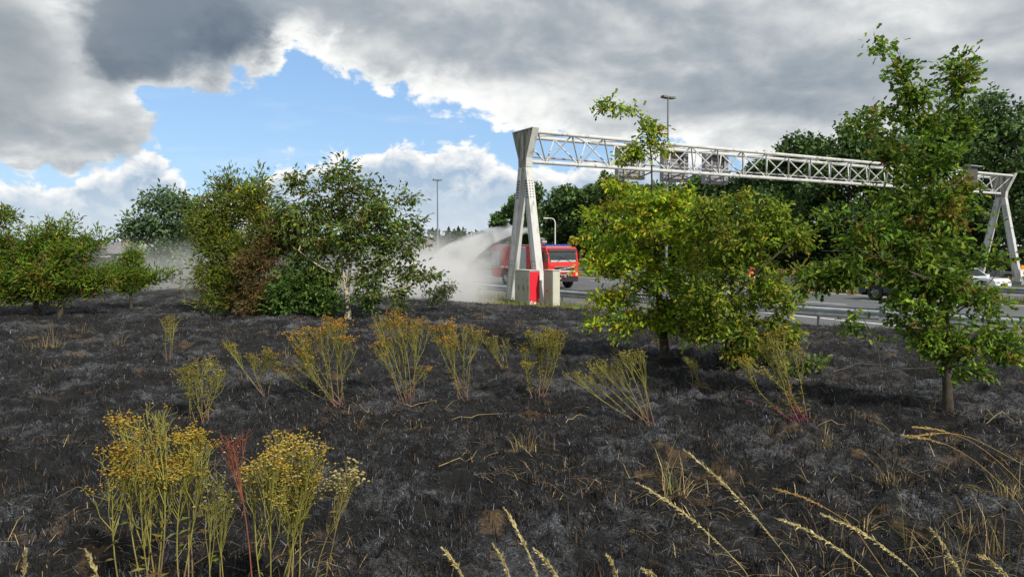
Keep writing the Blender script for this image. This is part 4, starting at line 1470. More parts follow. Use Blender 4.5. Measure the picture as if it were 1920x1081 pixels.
# yellowing oak and its neighbour
tree('oak_tree', 'yellow green oak sapling with one tall bare-stemmed shoot, right of the fire engine', hit(1247, 672), 10.2,
     [[(1247, 670), (1243, 620), (1236, 560), (1232, 480), (1228, 400), (1222, 330), (1218, 270), (1205, 225), (1180, 205), (1130, 200)],
      [(1236, 560), (1180, 520, -0.3), (1110, 560, -0.4)], [(1232, 480), (1160, 420, -0.2), (1085, 400, -0.3)], [(1240, 590), (1300, 520, 0.2), (1330, 440, 0.2)],
      [(1240, 580), (1170, 590, -0.4), (1110, 610, -0.5)], [(1222, 300), (1245, 285), (1262, 270)]],
     [(1198, 430, 96, 52), (1290, 425, 78, 60), (1150, 480, 66, 44), (1232, 510, 90, 56), (1112, 402, 36, 12), (1105, 440, 32, 12), (1180, 368, 60, 26), (1240, 385, 60, 30), (1285, 375, 40, 24),
      (1130, 500, 44, 20), (1170, 555, 46, 24), (1250, 575, 56, 24), (1330, 470, 44, 50), (1190, 590, 30, 14), (1112, 604, 24, 10, 0.8), (1170, 622, 14, 12, 0.6), (1290, 590, 44, 24), (1130, 560, 36, 14), (1230, 600, 60, 18), (1250, 612, 40, 18), (1275, 625, 26, 14, 0.7), (1150, 600, 30, 12), (1300, 540, 50, 36),
      (1218, 245, 18, 26), (1180, 207, 28, 9), (1135, 200, 18, 5), (1245, 276, 24, 10), (1195, 285, 22, 9), (1165, 300, 14, 5), (1150, 345, 20, 10)],
     G_YOAK, 'small_oak', 0.068, 30, 540, 12, spread=0.11, trunk_r=0.065, tips=(0, (0.36, 0.30, 0.03), 0.24), depth=0.9, twig=0.003)
tree('oak_tree', 'dense green oak sapling between the yellowing oak and the tall oak', hit(1367, 692), 9.3,
     [[(1367, 690), (1366, 640), (1370, 560), (1378, 480), (1390, 400), (1400, 360)], [(1370, 560), (1430, 500, -0.2), (1500, 440, -0.2)], [(1366, 600), (1320, 540, -0.2), (1300, 500)], [(1368, 640), (1430, 600, -0.2), (1480, 580, -0.2)]],
     [(1365, 470, 70, 66), (1425, 430, 62, 46), (1475, 440, 44, 30), (1350, 560, 66, 52), (1435, 530, 60, 50), (1400, 620, 66, 36), (1335, 410, 46, 36), (1395, 375, 34, 22), (1470, 560, 40, 26), (1340, 615, 34, 24), (1450, 395, 22, 24), (1500, 460, 22, 18), (1440, 655, 46, 22), (1385, 660, 36, 18), (1475, 620, 30, 22), (1310, 560, 36, 40), (1320, 625, 26, 20)],
     G_MID, 'small_oak', 0.065, 31, 430, 13, spread=0.10, trunk_r=0.045, tips=(0, (0.22, 0.21, 0.035), 0.12), depth=0.9, twig=0.003, holes=[(1409, 514, 17), (1500, 500, 22), (1478, 520, 14)])
# low sprig between the two oaks
tree('oak_sapling', 'knee high oak sprig with pale leaves, left of the tall oak trunk', hit(1545, 700), 8.2,
     [[(1545, 700), (1530, 685), (1520, 670)]], [(1525, 678, 26, 12), (1500, 688, 16, 8)], [(0.13, 0.18, 0.035, 1), (0.09, 0.14, 0.03, 1)], 'oak', 0.085, 8, 14, 14, spread=0.05, trunk_r=0.007, cat='sapling')
# central pale-trunked tree
tree('walnut_tree', 'leafy tree with pale forked trunk in the middle of the burnt field', hit(652, 593), 16.2,
     [[(652, 592), (651, 566), (652, 540), (656, 505), (660, 470), (655, 420), (640, 360), (628, 310)], [(650, 560), (644, 520), (640, 480), (618, 430), (590, 380), (550, 335)],
      [(656, 560), (690, 553, -0.2), (735, 545, -0.3), (770, 535, -0.3)], [(658, 525), (700, 512, -0.3), (760, 470, -0.4)], [(648, 522), (600, 500, -0.3), (560, 470, -0.3)],
      [(656, 480), (700, 430, 0.1), (745, 380, 0.2)]],
     [(632, 318, 34, 26), (640, 360, 62, 36), (552, 328, 26, 12), (556, 350, 20, 18), (705, 370, 54, 34), (592, 395, 56, 36), (665, 415, 90, 46), (745, 425, 44, 40), (612, 465, 80, 40), (715, 475, 66, 40),
      (768, 375, 10, 12), (775, 455, 30, 20), (800, 520, 26, 16), (770, 505, 26, 16), (745, 545, 24, 14), (752, 568, 12, 9), (815, 512, 12, 9, 0.8), (690, 550, 34, 14, 0.8), (640, 520, 60, 30), (540, 400, 34, 34), (530, 440, 30, 30), (780, 430, 22, 26), (560, 445, 40, 40), (585, 520, 50, 30), (690, 520, 50, 20)],
     G_CENT, 'walnut', 0.115, 26, 500, 21, bark='pale_bark', spread=0.17, trunk_r=0.07, droop=0.5, depth=0.75, twig=0.0045, tips=(0, (0.2, 0.18, 0.04), 0.10), holes=[(651, 572, 24), (648, 540, 20), (655, 508, 15)])
tree('evergreen_shrub', 'dark green glossy shrub pressed against the pale trunked tree', hit(575, 594), 16.8,
     [[(575, 592), (572, 560), (565, 520)], [(573, 575), (600, 560), (610, 530)]],
     [(560, 530, 56, 46), (600, 555, 46, 34), (540, 560, 40, 28), (595, 580, 20, 14), (690, 562, 34, 20, 0.9), (625, 570, 30, 18), (530, 578, 30, 12)], G_DARK, 'walnut', 0.11, 26, 210, 22, spread=0.15, trunk_r=0.03, cat='shrub', up=0.6, tips=(0, (0.14, 0.16, 0.035), 0.12))
tree('copper_shrub', 'reddish brown scorched shrub between the tall bush and the dark shrub', hit(490, 592), 17.6,
     [[(490, 592), (488, 550), (485, 480)], [(489, 570), (510, 540), (515, 480)]],
     [(480, 545, 44, 44), (470, 575, 34, 14), (510, 570, 30, 16), (500, 480, 44, 50), (520, 440, 34, 34), (470, 500, 30, 36)], G_RED, 'lance', 0.095, 36, 230, 23, spread=0.16, trunk_r=0.025, cat='shrub')
tree('willow_bush', 'large rounded olive green bush with upright shoots left of the copper shrub', hit(430, 588), 20.0,
     [[(430, 586), (428, 520), (420, 430), (412, 350)], [(429, 560), (460, 500), (480, 400), (485, 340)], [(429, 565), (400, 520), (385, 440)]],
     [(425, 395, 42, 44), (425, 350, 26, 22), (472, 385, 36, 44), (487, 345, 10, 18), (395, 440, 34, 44), (440, 470, 60, 56), (400, 520, 44, 36), (445, 545, 60, 34), (410, 565, 40, 16), (500, 430, 34, 40), (380, 400, 12, 30), (515, 400, 16, 26)],
     G_BUSH, 'lance', 0.125, 38, 400, 24, spread=0.22, trunk_r=0.06, droop=-0.25, cat='shrub', twig=0.005)
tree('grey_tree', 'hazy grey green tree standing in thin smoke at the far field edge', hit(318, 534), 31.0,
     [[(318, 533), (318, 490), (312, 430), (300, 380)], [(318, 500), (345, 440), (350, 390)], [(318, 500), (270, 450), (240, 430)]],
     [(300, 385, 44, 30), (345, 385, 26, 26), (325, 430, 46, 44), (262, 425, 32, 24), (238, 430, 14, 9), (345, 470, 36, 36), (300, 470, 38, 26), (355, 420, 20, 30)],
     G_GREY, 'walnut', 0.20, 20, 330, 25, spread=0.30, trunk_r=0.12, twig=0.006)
# left group
tree('young_tree', 'leaning young tree cut by the left picture edge, with brown tips', hit(70, 590), 17.0,
     [[(70, 588), (66, 560), (50, 510), (20, 450), (5, 400)], [(66, 560), (20, 540), (-20, 520)]],
     [(28, 520, 50, 36), (0, 540, 60, 22), (30, 556, 60, 10), (90, 530, 40, 24), (10, 455, 26, 36), (4, 410, 18, 26), (50, 480, 36, 24), (60, 535, 40, 20), (-25, 480, 30, 60)], G_LEFT, 'lance', 0.12, 34, 300, 31, spread=0.19, trunk_r=0.05, tips=(0, (0.14, 0.08, 0.03), 0.10), droop=-0.15)
tree('young_tree', 'orange tipped sapling with a straight trunk standing clear in the left field', hit(113, 591), 16.6,
     [[(113, 590), (114, 560), (116, 520), (120, 470), (128, 420)], [(116, 530), (160, 490), (185, 460)], [(115, 540), (70, 500), (60, 460)]],
     [(112, 510, 66, 34), (120, 470, 50, 30), (130, 430, 14, 18), (100, 437, 16, 18), (160, 455, 22, 20), (75, 450, 22, 14), (190, 440, 8, 10), (70, 530, 40, 18), (160, 525, 36, 22), (175, 545, 16, 10), (110, 548, 60, 12), (195, 520, 20, 16)],
     G_LEFT, 'lance', 0.115, 34, 320, 32, spread=0.18, trunk_r=0.055, tips=(0, (0.26, 0.15, 0.03), 0.10), droop=-0.15)
tree('young_tree', 'small round-headed sapling on a bare thin stem, in front of the hazy tree', hit(246, 577), 18.6,
     [[(246, 576), (245, 550), (243, 520), (243, 480)], [(245, 548), (280, 530), (320, 520)]],
     [(238, 512, 44, 22), (246, 480, 18, 16), (215, 525, 24, 14), (270, 520, 26, 14), (318, 512, 16, 5, 0.7), (243, 535, 34, 10)], G_LEFT, 'lance', 0.105, 32, 190, 33, spread=0.16, trunk_r=0.035, droop=-0.15)
tree('small_shrub', 'thin pale shrub wrapped in smoke at the field crest', hit(826, 589), 19.5,
     [[(826, 588), (822, 565), (815, 545)], [(825, 580), (840, 560), (845, 540)]], [(825, 550, 26, 16), (840, 540, 14, 8), (812, 560, 14, 12)], [(0.14, 0.17, 0.07, 2), (0.09, 0.12, 0.05, 2)], 'lance', 0.10, 12, 60, 34, spread=0.10, trunk_r=0.012, cat='shrub')


# ------------------------------------------------------------------ wood beyond the motorway
def forest_tree(label, px, py_top, u, seed, wide=1.0, shade=1.0, n_=6500):
    rng = np.random.default_rng(seed)
    # distance where the pixel column meets the line u
    a_ = (px - CX) / FPX
    Yd = u / (GC * a_ + GS)
    top = at(px, py_top, Yd)
    gz_ = ground(top.x, top.y)
    H = top.z - gz_
    base = Vector((top.x, top.y, gz_))
    root = empty('broadleaf_tree', base, 0, label, 'tree', 'trees of the wood beyond the motorway')
    rw = H * 0.30 * wide
    segs = []
    p0 = np.array([0, 0, -0.2])
    p1 = np.array([rng.normal() * 0.3, rng.normal() * 0.3, H * 0.45])
    p2 = np.array([rng.normal() * 0.6, rng.normal() * 0.6, H * 0.85])
    segs += [(p0, p1, 0.20, 0.14), (p1, p2, 0.14, 0.04)]
    nb = 15
    lobes = []
    for i in range(nb):
        f = 0.16 + 0.80 * (i + rng.random()) / nb
        st = p0 + (p1 - p0) * min(1, f / 0.5) if f < 0.5 else p1 + (p2 - p1) * (f - 0.5) / 0.5
        ang = rng.random() * 2 * math.pi + i * 2.4
        ln = rw * (0.5 + 0.65 * math.sin(math.pi * min(1, 0.16 + f * 0.80))) * (0.6 + 0.5 * rng.random())
        c_ = np.array([math.cos(ang) * ln * 0.8, math.sin(ang) * ln * 0.8, H * f + ln * 0.12])
        segs.append((st, c_, 0.06, 0.025))
        lobes.append((c_, H * (0.085 + 0.05 * rng.random())))
    lobes.append((p2 + np.array([0, 0, H * 0.03]), H * 0.10))
    sa = np.array([q[0] for q in segs])
    sb_ = np.array([q[1] for q in segs])
    link('trunk', tubes_mesh('trunk', sa, sb_, np.array([q[2] for q in segs]), np.array([q[3] for q in segs]), 7), root, M['dark_bark'])
    lc = np.array([q[0] for q in lobes])
    lr = np.array([q[1] for q in lobes])
    # small tufts sit on the lobes, cards sit on the tufts
    nt = 26 * len(lobes)
    ti = rng.integers(0, len(lobes), nt)
    d_ = rng.normal(size=(nt, 3))
    d_ /= np.linalg.norm(d_, axis=1, keepdims=True)
    tp = lc[ti] + d_ * (lr[ti] * rng.random(nt) ** 0.35)[:, None] * np.array([1.15, 1.15, 0.85])
    ci = rng.integers(0, nt, n_)
    sig = 0.026 * H
    P = tp[ci] + rng.normal(size=(n_, 3)) * sig
    A = d_[ci] * 0.5 + rng.normal(size=(n_, 3)) * 0.8 + np.array([0, 0, -0.2])
    S = (0.30 + 0.28 * rng.random(n_)) * (Yd / 75.0) ** 0.6
    hue = rng.normal() * 0.15
    pal = [(0.055 + 0.01 * hue, 0.10, 0.03, 3), (0.08, 0.135, 0.04, 2), (0.038, 0.072, 0.025, 3), (0.12, 0.17, 0.05, 0.8)]
    C = pick(rng, pal, n_) * shade * (np.exp(rng.normal(size=nt) * 0.30)[ci] * np.exp(rng.normal(size=n_) * 0.15))[:, None]
    cr = link('crown', leaves_mesh('crown', 'card', P, A, S, np.clip(C, 0.003, 0.5), rng, 0.4), root, M['far_leaf'])
    cr['kind'] = 'stuff'
    return root


wood = [  # px, py_top, u, where
    (1975, 190, 67, 'at the right picture edge'), (1905, 178, 68, 'tallest of the wood, rising beside the far gantry leg'), (1848, 205, 70, 'left of the tallest crown, behind the oak tip'),
    (1790, 215, 71, 'behind the far end of the lattice'), (1725, 232, 69, 'straight behind the tall oak crown'), (1655, 248, 63, 'its top level with the oak side shoots'),
    (1590, 246, 62, 'left of the tall oak, above the lattice'), (1535, 262, 64, 'above the lattice beside a narrow dip'), (1490, 272, 62, 'first crown that clears the lattice from the right side'),
    (1440, 298, 63, 'its top just at the lattice top'), (1385, 318, 62, 'behind the third lane signal'), (1330, 330, 64, 'behind the second lane signal'), (1280, 338, 62, 'behind the foot of the double lamp mast'),
    (1215, 342, 64, 'behind the yellow oak shoot'), (1155, 332, 62, 'behind the first lane signal'), (1100, 345, 63, 'above the fire engine, right of the gantry leg'),
    (1050, 346, 62, 'behind the curved street lamp'), (1005, 350, 62, 'right behind the near gantry leg'), (972, 372, 64, 'leftmost crown beside the near gantry leg')]
for i, (px, py, u, wh) in enumerate(wood):
    forest_tree('dark tree of the far wood, ' + wh, px, py + 6, u, 100 + i, 1.15 if px > 1100 else 1.25, (1.1, 1.45, 0.95, 1.25, 1.6, 1.05, 1.35)[i % 7])
back = [(1950, 230, 76), (1870, 250, 77), (1780, 262, 78), (1690, 280, 77), (1610, 290, 72), (1520, 300, 71), (1430, 326, 72), (1340, 350, 71), (1250, 356, 72), (1150, 356, 72), (1060, 364, 72)]
for i, (px, py, u) in enumerate(back):
    forest_tree('dark tree in the hidden second row of the far wood', px, py, u, 200 + i, 1.3, 0.8, 3200)
# undergrowth closing the gaps between the trunks
rng = np.random.default_rng(55)
n_ = 30000
uu = 60.5 + rng.random(n_) ** 1.5 * 15
vv = -26 + rng.random(n_) * 165
gp = np.stack([uu * GC - vv * GS, uu * GS + vv * GC], 1)
hh = rng.random(n_) ** 1.6 * (2.2 + 2.5 * (vnoise(vv / 7, uu / 7) + 0.5))
P = np.stack([gp[:, 0], gp[:, 1], terrain(gp[:, 0], gp[:, 1]) + hh], 1)
A = rng.normal(size=(n_, 3)) + np.array([0, 0, 0.3])
C = pick(rng, [(0.02, 0.035, 0.012, 3), (0.035, 0.055, 0.016, 2), (0.07, 0.085, 0.02, 0.5)], n_) * np.exp(rng.normal(size=n_) * 0.25)[:, None]
tag(link('undergrowth', leaves_mesh('undergrowth', 'card', P, A, 0.35 + 0.35 * rng.random(n_), C, rng, 0.3), None, M['far_leaf']), 'dark undergrowth filling the wood floor beyond the motorway', kind='stuff')
# far hedge line on the left horizon
n_ = 9000
xx = rng.random(n_) * 320 - 300
yy = 175 + rng.random(n_) * 16 + 0.1 * xx
hh = rng.random(n_) * (3.0 + 4.5 * np.maximum(0, vnoise(xx / 14, yy * 0 + 3) + 0.35))
P = np.stack([xx, yy, 0.8 + hh], 1)
C = pick(rng, [(0.05, 0.07, 0.04, 2), (0.035, 0.055, 0.03, 2)], n_) * np.exp(rng.normal(size=n_) * 0.25)[:, None]
tag(link('far_hedge', leaves_mesh('far_hedge', 'card', P, rng.normal(size=(n_, 3)), 1.2 + 0.9 * rng.random(n_), C, rng, 0.3), None, M['far_leaf']), 'far line of hedges and trees along the left horizon', kind='stuff')

# ------------------------------------------------------------------ burnt stubble and straw
def blades(P, L_, lean, az_, w, C, name):
    """bent two-piece grass blades"""
    n = len(P)
    d1 = np.stack([np.sin(az_) * np.sin(lean), np.cos(az_) * np.sin(lean), np.cos(lean)], 1)
    l2 = np.minimum(lean + 0.5, 1.75)
    d2 = np.stack([np.sin(az_) * np.sin(l2), np.cos(az_) * np.sin(l2), np.cos(l2)], 1)
    sd = np.stack([np.cos(az_), -np.sin(az_), np.zeros(n)], 1)
    m = P + d1 * (L_ * 0.55)[:, None]
    e = m + d2 * (L_ * 0.45)[:, None]
    ww = (w / 2)[:, None]
    V = np.stack([P - sd * ww, P + sd * ww, m - sd * ww * 0.75, m + sd * ww * 0.75, e - sd * ww * 0.15, e + sd * ww * 0.15], 1)
    F = np.array([[0, 1, 3, 2], [2, 3, 5, 4]])[None] + (np.arange(n) * 6)[:, None, None]
    return np_mesh(name, V.reshape(-1, 3), F.reshape(-1, 4), np.repeat(C, 6, axis=0))


def flat_blades(P, L_, lean, az_, w, C, name):
    """straight one-piece blades, for what is too small to show a bend"""
    n = len(P)
    d1 = np.stack([np.sin(az_) * np.sin(lean), np.cos(az_) * np.sin(lean), np.cos(lean)], 1)
    sd = np.stack([np.cos(az_), -np.sin(az_), np.zeros(n)], 1)
    e = P + d1 * L_[:, None]
    ww = (w / 2)[:, None]
    V = np.stack([P - sd * ww, P + sd * ww, e + sd * ww * 0.3, e - sd * ww * 0.3], 1)
    return np_mesh(name, V.reshape(-1, 3), np.arange(n * 4).reshape(-1, 4), np.repeat(C, 4, axis=0))


def scatter(n, r0, r1, rng, a0=-41, a1=41, power=1.0):
    """points spread evenly over what the camera sees"""
    r = r0 * (r1 / r0) ** (rng.random(n) ** power)
    a = np.radians(a0 + (a1 - a0) * rng.random(n))
    return r * np.sin(a), r * np.cos(a)


rng = np.random.default_rng(61)
n_ = 340000
x_, y_ = scatter(n_, 2.8, 22, rng, power=0.85)
thick = vnoise(x_ / 0.42 + 3, y_ / 0.42) + 0.7 * vnoise(x_ / 0.13 + 7, y_ / 0.13)
keep = (burn_amount(x_, y_) > 0.5) & (thick > -0.26)
x_, y_, thick = x_[keep], y_[keep], thick[keep]
n_ = len(x_)
P = np.stack([x_, y_, terrain(x_, y_) + micro(x_, y_) - 0.004], 1)
pal = [(0.005, 0.0055, 0.0065, 6), (0.015, 0.016, 0.018, 4), (0.05, 0.053, 0.06, 2.0), (0.16, 0.17, 0.19, 1.0), (0.075, 0.05, 0.03, 0.7)]
C = pick(rng, pal, n_) * np.exp(rng.normal(size=n_) * 0.25)[:, None]
far_ = np.hypot(x_, y_) / 10.0
me = flat_blades(P, (0.02 + 0.05 * rng.random(n_) ** 1.8) * (0.75 + 0.4 * far_), 0.45 + 1.05 * rng.random(n_), rng.random(n_) * 6.283, (0.0024 + 0.004 * rng.random(n_)) * (0.7 + 0.5 * far_), C, 'burnt_stubble')
tag(link('burnt_stubble', me, None, M['char']), 'matted black grass stubble and ash covering the burnt field', kind='stuff')
# charred tussock stumps
nc = 3000
cx_, cy_ = scatter(nc, 2.9, 18, rng, power=0.85)
nb = 12
x_ = np.repeat(cx_, nb) + rng.normal(size=nc * nb) * 0.022
y_ = np.repeat(cy_, nb) + rng.normal(size=nc * nb) * 0.022
keep = burn_amount(x_, y_) > 0.5
x_, y_ = x_[keep], y_[keep]
n_ = len(x_)
P = np.stack([x_, y_, terrain(x_, y_) + micro(x_, y_) - 0.006], 1)
C = pick(rng, [(0.005, 0.005, 0.0055, 5), (0.014, 0.013, 0.013, 3), (0.06, 0.04, 0.024, 1.2), (0.13, 0.085, 0.045, 0.4)], n_) * np.exp(rng.normal(size=n_) * 0.25)[:, None]
me = flat_blades(P, 0.035 + 0.075 * rng.random(n_) ** 1.4, np.abs(rng.normal(size=n_)) * 0.5 + 0.05, rng.random(n_) * 6.283, 0.003 + 0.004 * rng.random(n_), C, 'charred_tussocks')
tag(link('charred_tussocks', me, None, M['char']), 'countless short charred grass stumps dotted over the burnt field', kind='stuff')
# loose straw left by the fire
n_ = 9000
x_, y_ = scatter(n_, 3.0, 17, rng, power=0.8)
dens = vnoise(x_ / 1.1 + 3, y_ / 1.1) + 0.5 * vnoise(x_ / 3.2, y_ / 3.2 + 8)
keep = (burn_amount(x_, y_) > 0.5) & (dens > 0.08 - 0.22 * smooth01((x_ - 0.3) / 1.5) * smooth01((6.0 - y_) / 2.0))
x_, y_ = x_[keep], y_[keep]
n_ = len(x_)
P = np.stack([x_, y_, terrain(x_, y_) + micro(x_, y_) + 0.004], 1)
C = pick(rng, [(0.28, 0.20, 0.09, 3), (0.36, 0.29, 0.15, 2), (0.16, 0.10, 0.05, 2)], n_) * np.exp(rng.normal(size=n_) * 0.25)[:, None]
me = blades(P, 0.05 + 0.20 * rng.random(n_) ** 2, 0.9 + 0.7 * rng.random(n_), rng.random(n_) * 6.283, 0.0025 + 0.003 * rng.random(n_), C, 'loose_straw')
tag(link('loose_straw', me, None, M['straw']), 'loose pale straw scattered over the burnt ground', kind='stuff')
# grass strip along the motorway
n_ = 42000
uu = 9.5 + rng.random(n_) * 9.0
vv = -4 + rng.random(n_) ** 1.3 * 62
x_, y_ = uu * GC - vv * GS, uu * GS + vv * GC
keep = burn_amount(x_, y_) < 0.6
x_, y_ = x_[keep], y_[keep]
n_ = len(x_)
P = np.stack([x_, y_, terrain(x_, y_) - 0.01], 1)
dry = smooth01(vnoise(x_ / 1.6, y_ / 1.6) * 2 + 0.5)
C = np.stack([0.09 + 0.17 * dry, 0.15 + 0.05 * dry, 0.025 + 0.03 * dry], 1) * np.exp(rng.normal(size=n_) * 0.3)[:, None]
hgt = 0.10 + 0.22 * rng.random(n_) ** 1.6 * (0.5 + dry)
me = blades(P, hgt, 0.1 + 0.6 * rng.random(n_), rng.random(n_) * 6.283, 0.010 + 0.010 * rng.random(n_), C, 'verge_grass')
tag(link('verge_grass', me, None, M['straw']), 'green and straw coloured grass strip at the gantry foot, along the guardrail', kind='stuff')
n_ = 17000
uu = np.where(rng.random(n_) < 0.55, 38.7 + rng.random(n_) * 2.3, 55.8 + rng.random(n_) * 5)
vv = -24 + rng.random(n_) ** 1.2 * 120
x_, y_ = uu * GC - vv * GS, uu * GS + vv * GC
P = np.stack([x_, y_, terrain(x_, y_) - 0.01], 1)
dry = smooth01(vnoise(x_ / 3, y_ / 3) * 2 + 0.75)
C = np.stack([0.12 + 0.22 * dry, 0.15 + 0.10 * dry, 0.03 + 0.05 * dry], 1) * np.exp(rng.normal(size=n_) * 0.25)[:, None]
me = blades(P, 0.12 + 0.25 * rng.random(n_), 0.1 + 0.6 * rng.random(n_), rng.random(n_) * 6.283, 0.03 + 0.02 * rng.random(n_), C, 'median_grass')
tag(link('median_grass', me, None, M['straw']), 'dry yellow grass between the carriageways and along the wood', kind='stuff')


def gpoint(px, py):
    p = hit(px, py)
    p.z = p.z + float(micro(np.array([p.x]), np.array([p.y]))[0])
    return p


# ------------------------------------------------------------------ ragwort plants
STEM_G, STEM_P, STEM_Y = (0.26, 0.25, 0.06), (0.27, 0.15, 0.12), (0.30, 0.24, 0.09)


def ragwort(label, base, tops, seed, heads=70, gold=(0.42, 0.22, 0.025), green=(0.20, 0.20, 0.035), stem_c=STEM_G, low_c=STEM_P, r=0.0032, hr=0.0075, fan=0.10, leafy=0.4, cat='plant', branch=9, bstart=0.5):
    """tops: points the stalks reach (x, y, z); every stalk is a part, its flower heads a sub-part"""
    rng = np.random.default_rng(seed)
    root = empty('ragwort_plant', base, 0, label, cat, 'ragwort plants left standing in the burnt field')
    B = np.array(base)
    for top in tops:
        T = np.array(top) - B
        st = np.array([rng.normal() * 0.045, rng.normal() * 0.045, -0.02])
        ln = np.linalg.norm(T)
        ctrl = st + (T - st) * 0.5 + np.array([0, 0, -0.06 * ln]) + rng.normal(size=3) * (0.16 if rng.random() < 0.2 else 0.055) * ln
        ts = np.linspace(0, 1, 9)
        main = np.array([(1 - t) ** 2 * st + 2 * t * (1 - t) * ctrl + t * t * T for t in ts])
        sa, sb, ra, rb, cc = [], [], [], [], []

        def colr(t):
            return np.array(low_c) * max(0, 1 - t * 1.9) + np.array(stem_c) * min(1, t * 1.9)

        for i in range(8):
            sa.append(main[i]); sb.append(main[i + 1])
            ra.append(r * (1.25 - 0.6 * ts[i])); rb.append(r * (1.25 - 0.6 * ts[i + 1]))
            cc.append(colr(ts[i]))
        tips = []
        up_ = (main[-1] - main[-3])
        up_ /= np.linalg.norm(up_)
        for k_ in range(branch):
            t = bstart + (0.98 - bstart) * rng.random()
            f = t * 8
            i = min(7, int(f))
            p = main[i] + (main[i + 1] - main[i]) * (f - i)
            ang = rng.random() * 6.283
            out = np.array([math.cos(ang), math.sin(ang), 0]) * fan * (0.35 + 0.9 * rng.random())
            e = p + up_ * (ln * (1.0 - t) * (0.45 + 0.62 * rng.random())) + out + np.array([0, 0, 0.03])
            mid = p + (e - p) * 0.5 + out * 0.25
            for a_, b_, q0, q1 in ((p, mid, 0.6, 0.5), (mid, e, 0.5, 0.35)):
                sa.append(a_); sb.append(b_); ra.append(r * q0); rb.append(r * q1); cc.append(np.array(stem_c) * (0.8 + 0.4 * rng.random()))
            for q in range(4):
                e2 = e + np.array([rng.normal() * 0.028, rng.normal() * 0.028, 0.012 + 0.03 * rng.random()])
                sa.append(mid + (e - mid) * rng.random()); sb.append(e2); ra.append(r * 0.35); rb.append(r * 0.22); cc.append(np.array(stem_c))
                tips.append(e2)
        a_, b_ = np.array(sa), np.array(sb)
        me_ = tubes_mesh('stem', a_, b_, np.array(ra), np.array(rb), 4)
        ca = me_.color_attributes.new('Col', 'FLOAT_COLOR', 'POINT')
        c4 = np.ones((len(me_.vertices), 4), np.float32)
        c4[:, :3] = np.repeat(np.clip(np.array(cc), 0, 1), 8, axis=0)
        ca.data.foreach_set('color', c4.ravel())
        stem_o = link('stem', me_, root, M['straw'])
        # flower heads: little faceted buttons in flat-topped sprays
        tips = np.array(tips)
        n = max(4, int(heads * (0.15 if rng.random() < 0.15 else 0.95 + 0.8 * rng.random())))
        P = tips[rng.integers(0, len(tips), n)] + rng.normal(size=(n, 3)) * np.array([0.012, 0.012, 0.008])
        tv = np.array([(1, 0, 0.1), (0.3, 0.95, 0.0), (-0.8, 0.6, 0.1), (-0.8, -0.6, 0.0), (0.3, -0.95, 0.1), (0, 0, 0.75), (0, 0, -0.9)])
        tf = np.array([(0, 1, 5), (1, 2, 5), (2, 3, 5), (3, 4, 5), (4, 0, 5), (1, 0, 6), (2, 1, 6), (3, 2, 6), (4, 3, 6), (0, 4, 6)])
        sz = hr * (0.6 + 0.8 * rng.random(n))
        V = P[:, None, :] + tv[None] * sz[:, None, None]
        F = tf[None] + (np.arange(n) * 7)[:, None, None]
        mixf = np.clip(0.25 + 0.9 * (P[:, 2] - P[:, 2].min()) / (np.ptp(P[:, 2]) + 1e-6) + rng.normal(size=n) * 0.25, 0, 1)[:, None]
        C = (np.array(green) * (1 - mixf) + np.array(gold) * mixf) * np.exp(rng.normal(size=n) * 0.25)[:, None]
        pale_ = rng.random(n) < 0.06
        C[pale_] = np.array([0.42, 0.37, 0.24])
        link('flower_heads', np_mesh('flower_heads', V.reshape(-1, 3), F.reshape(-1, 3), np.repeat(C, 7, axis=0)), stem_o, M['flower'])['kind'] = 'stuff'
        if leafy:
            n = int(16 * leafy * 2)
            t = 0.15 + 0.7 * rng.random(n)
            ii_ = np.minimum(7, (t * 8).astype(int))
            P = main[ii_] + (main[ii_ + 1] - main[ii_]) * (t * 8 - ii_)[:, None]
            A = rng.normal(size=(n, 3)) * np.array([1, 1, 0.4]) + np.array([0, 0, 0.35])
            C = pick(rng, [(0.13, 0.16, 0.03, 2), (0.22, 0.19, 0.05, 1), (0.2, 0.12, 0.05, 0.6)], n)
            link('leaves', leaves_mesh('leaves', 'lance', P, A, 0.03 + 0.04 * rng.random(n), C, rng, 0.4), stem_o, M['leaf'])['kind'] = 'stuff'
    return root


def rag_px(label, bpx, bpy_, tops, seed, depth=0.12, **kw):
    b = gpoint(bpx, bpy_)
    rng = np.random.default_rng(seed + 900)
    pts = [at(px, py, b.y + rng.normal() * depth) for px, py in tops]
    return ragwort(label, b, pts, seed, **kw)


rag_px('bushy green ragwort low on the ground, leftmost of the middle row', 378, 783, [(342, 700), (356, 690), (372, 686), (390, 690), (406, 694), (418, 700), (350, 720), (398, 712), (365, 705)], 1, heads=34, gold=(0.28, 0.22, 0.05), fan=0.06)
rag_px('small single ragwort with one round yellow tuft in the left field', 315, 682, [(312, 606), (326, 604), (320, 600)], 2, heads=45, gold=(0.33, 0.24, 0.04), fan=0.06, leafy=0.1)
rag_px('ragwort splayed low with curved bare stems, left of the biggest middle clump', 488, 741, [(420, 640), (425, 648), (470, 672), (478, 676), (505, 660), (515, 668), (520, 690)], 3, heads=46, gold=(0.28, 0.2, 0.04), fan=0.05, leafy=0.15)
rag_px('biggest middle ragwort clump, fanned out to the left with two orange topped heads', 634, 752, [(548, 628), (552, 650), (572, 668), (560, 620), (590, 622), (600, 612), (612, 604), (622, 602), (634, 606), (640, 612), (580, 640), (655, 640), (530, 700), (560, 690)], 4, heads=60, fan=0.075, leafy=0.25)
rag_px('tall dense ragwort clump with golden top, right of the pale trunk', 765, 746, [(708, 602), (716, 612), (730, 596), (742, 590), (752, 590), (762, 596), (772, 604), (784, 606), (792, 612), (705, 650), (722, 640), (745, 610), (800, 690)], 5, heads=62, fan=0.07, leafy=0.3)
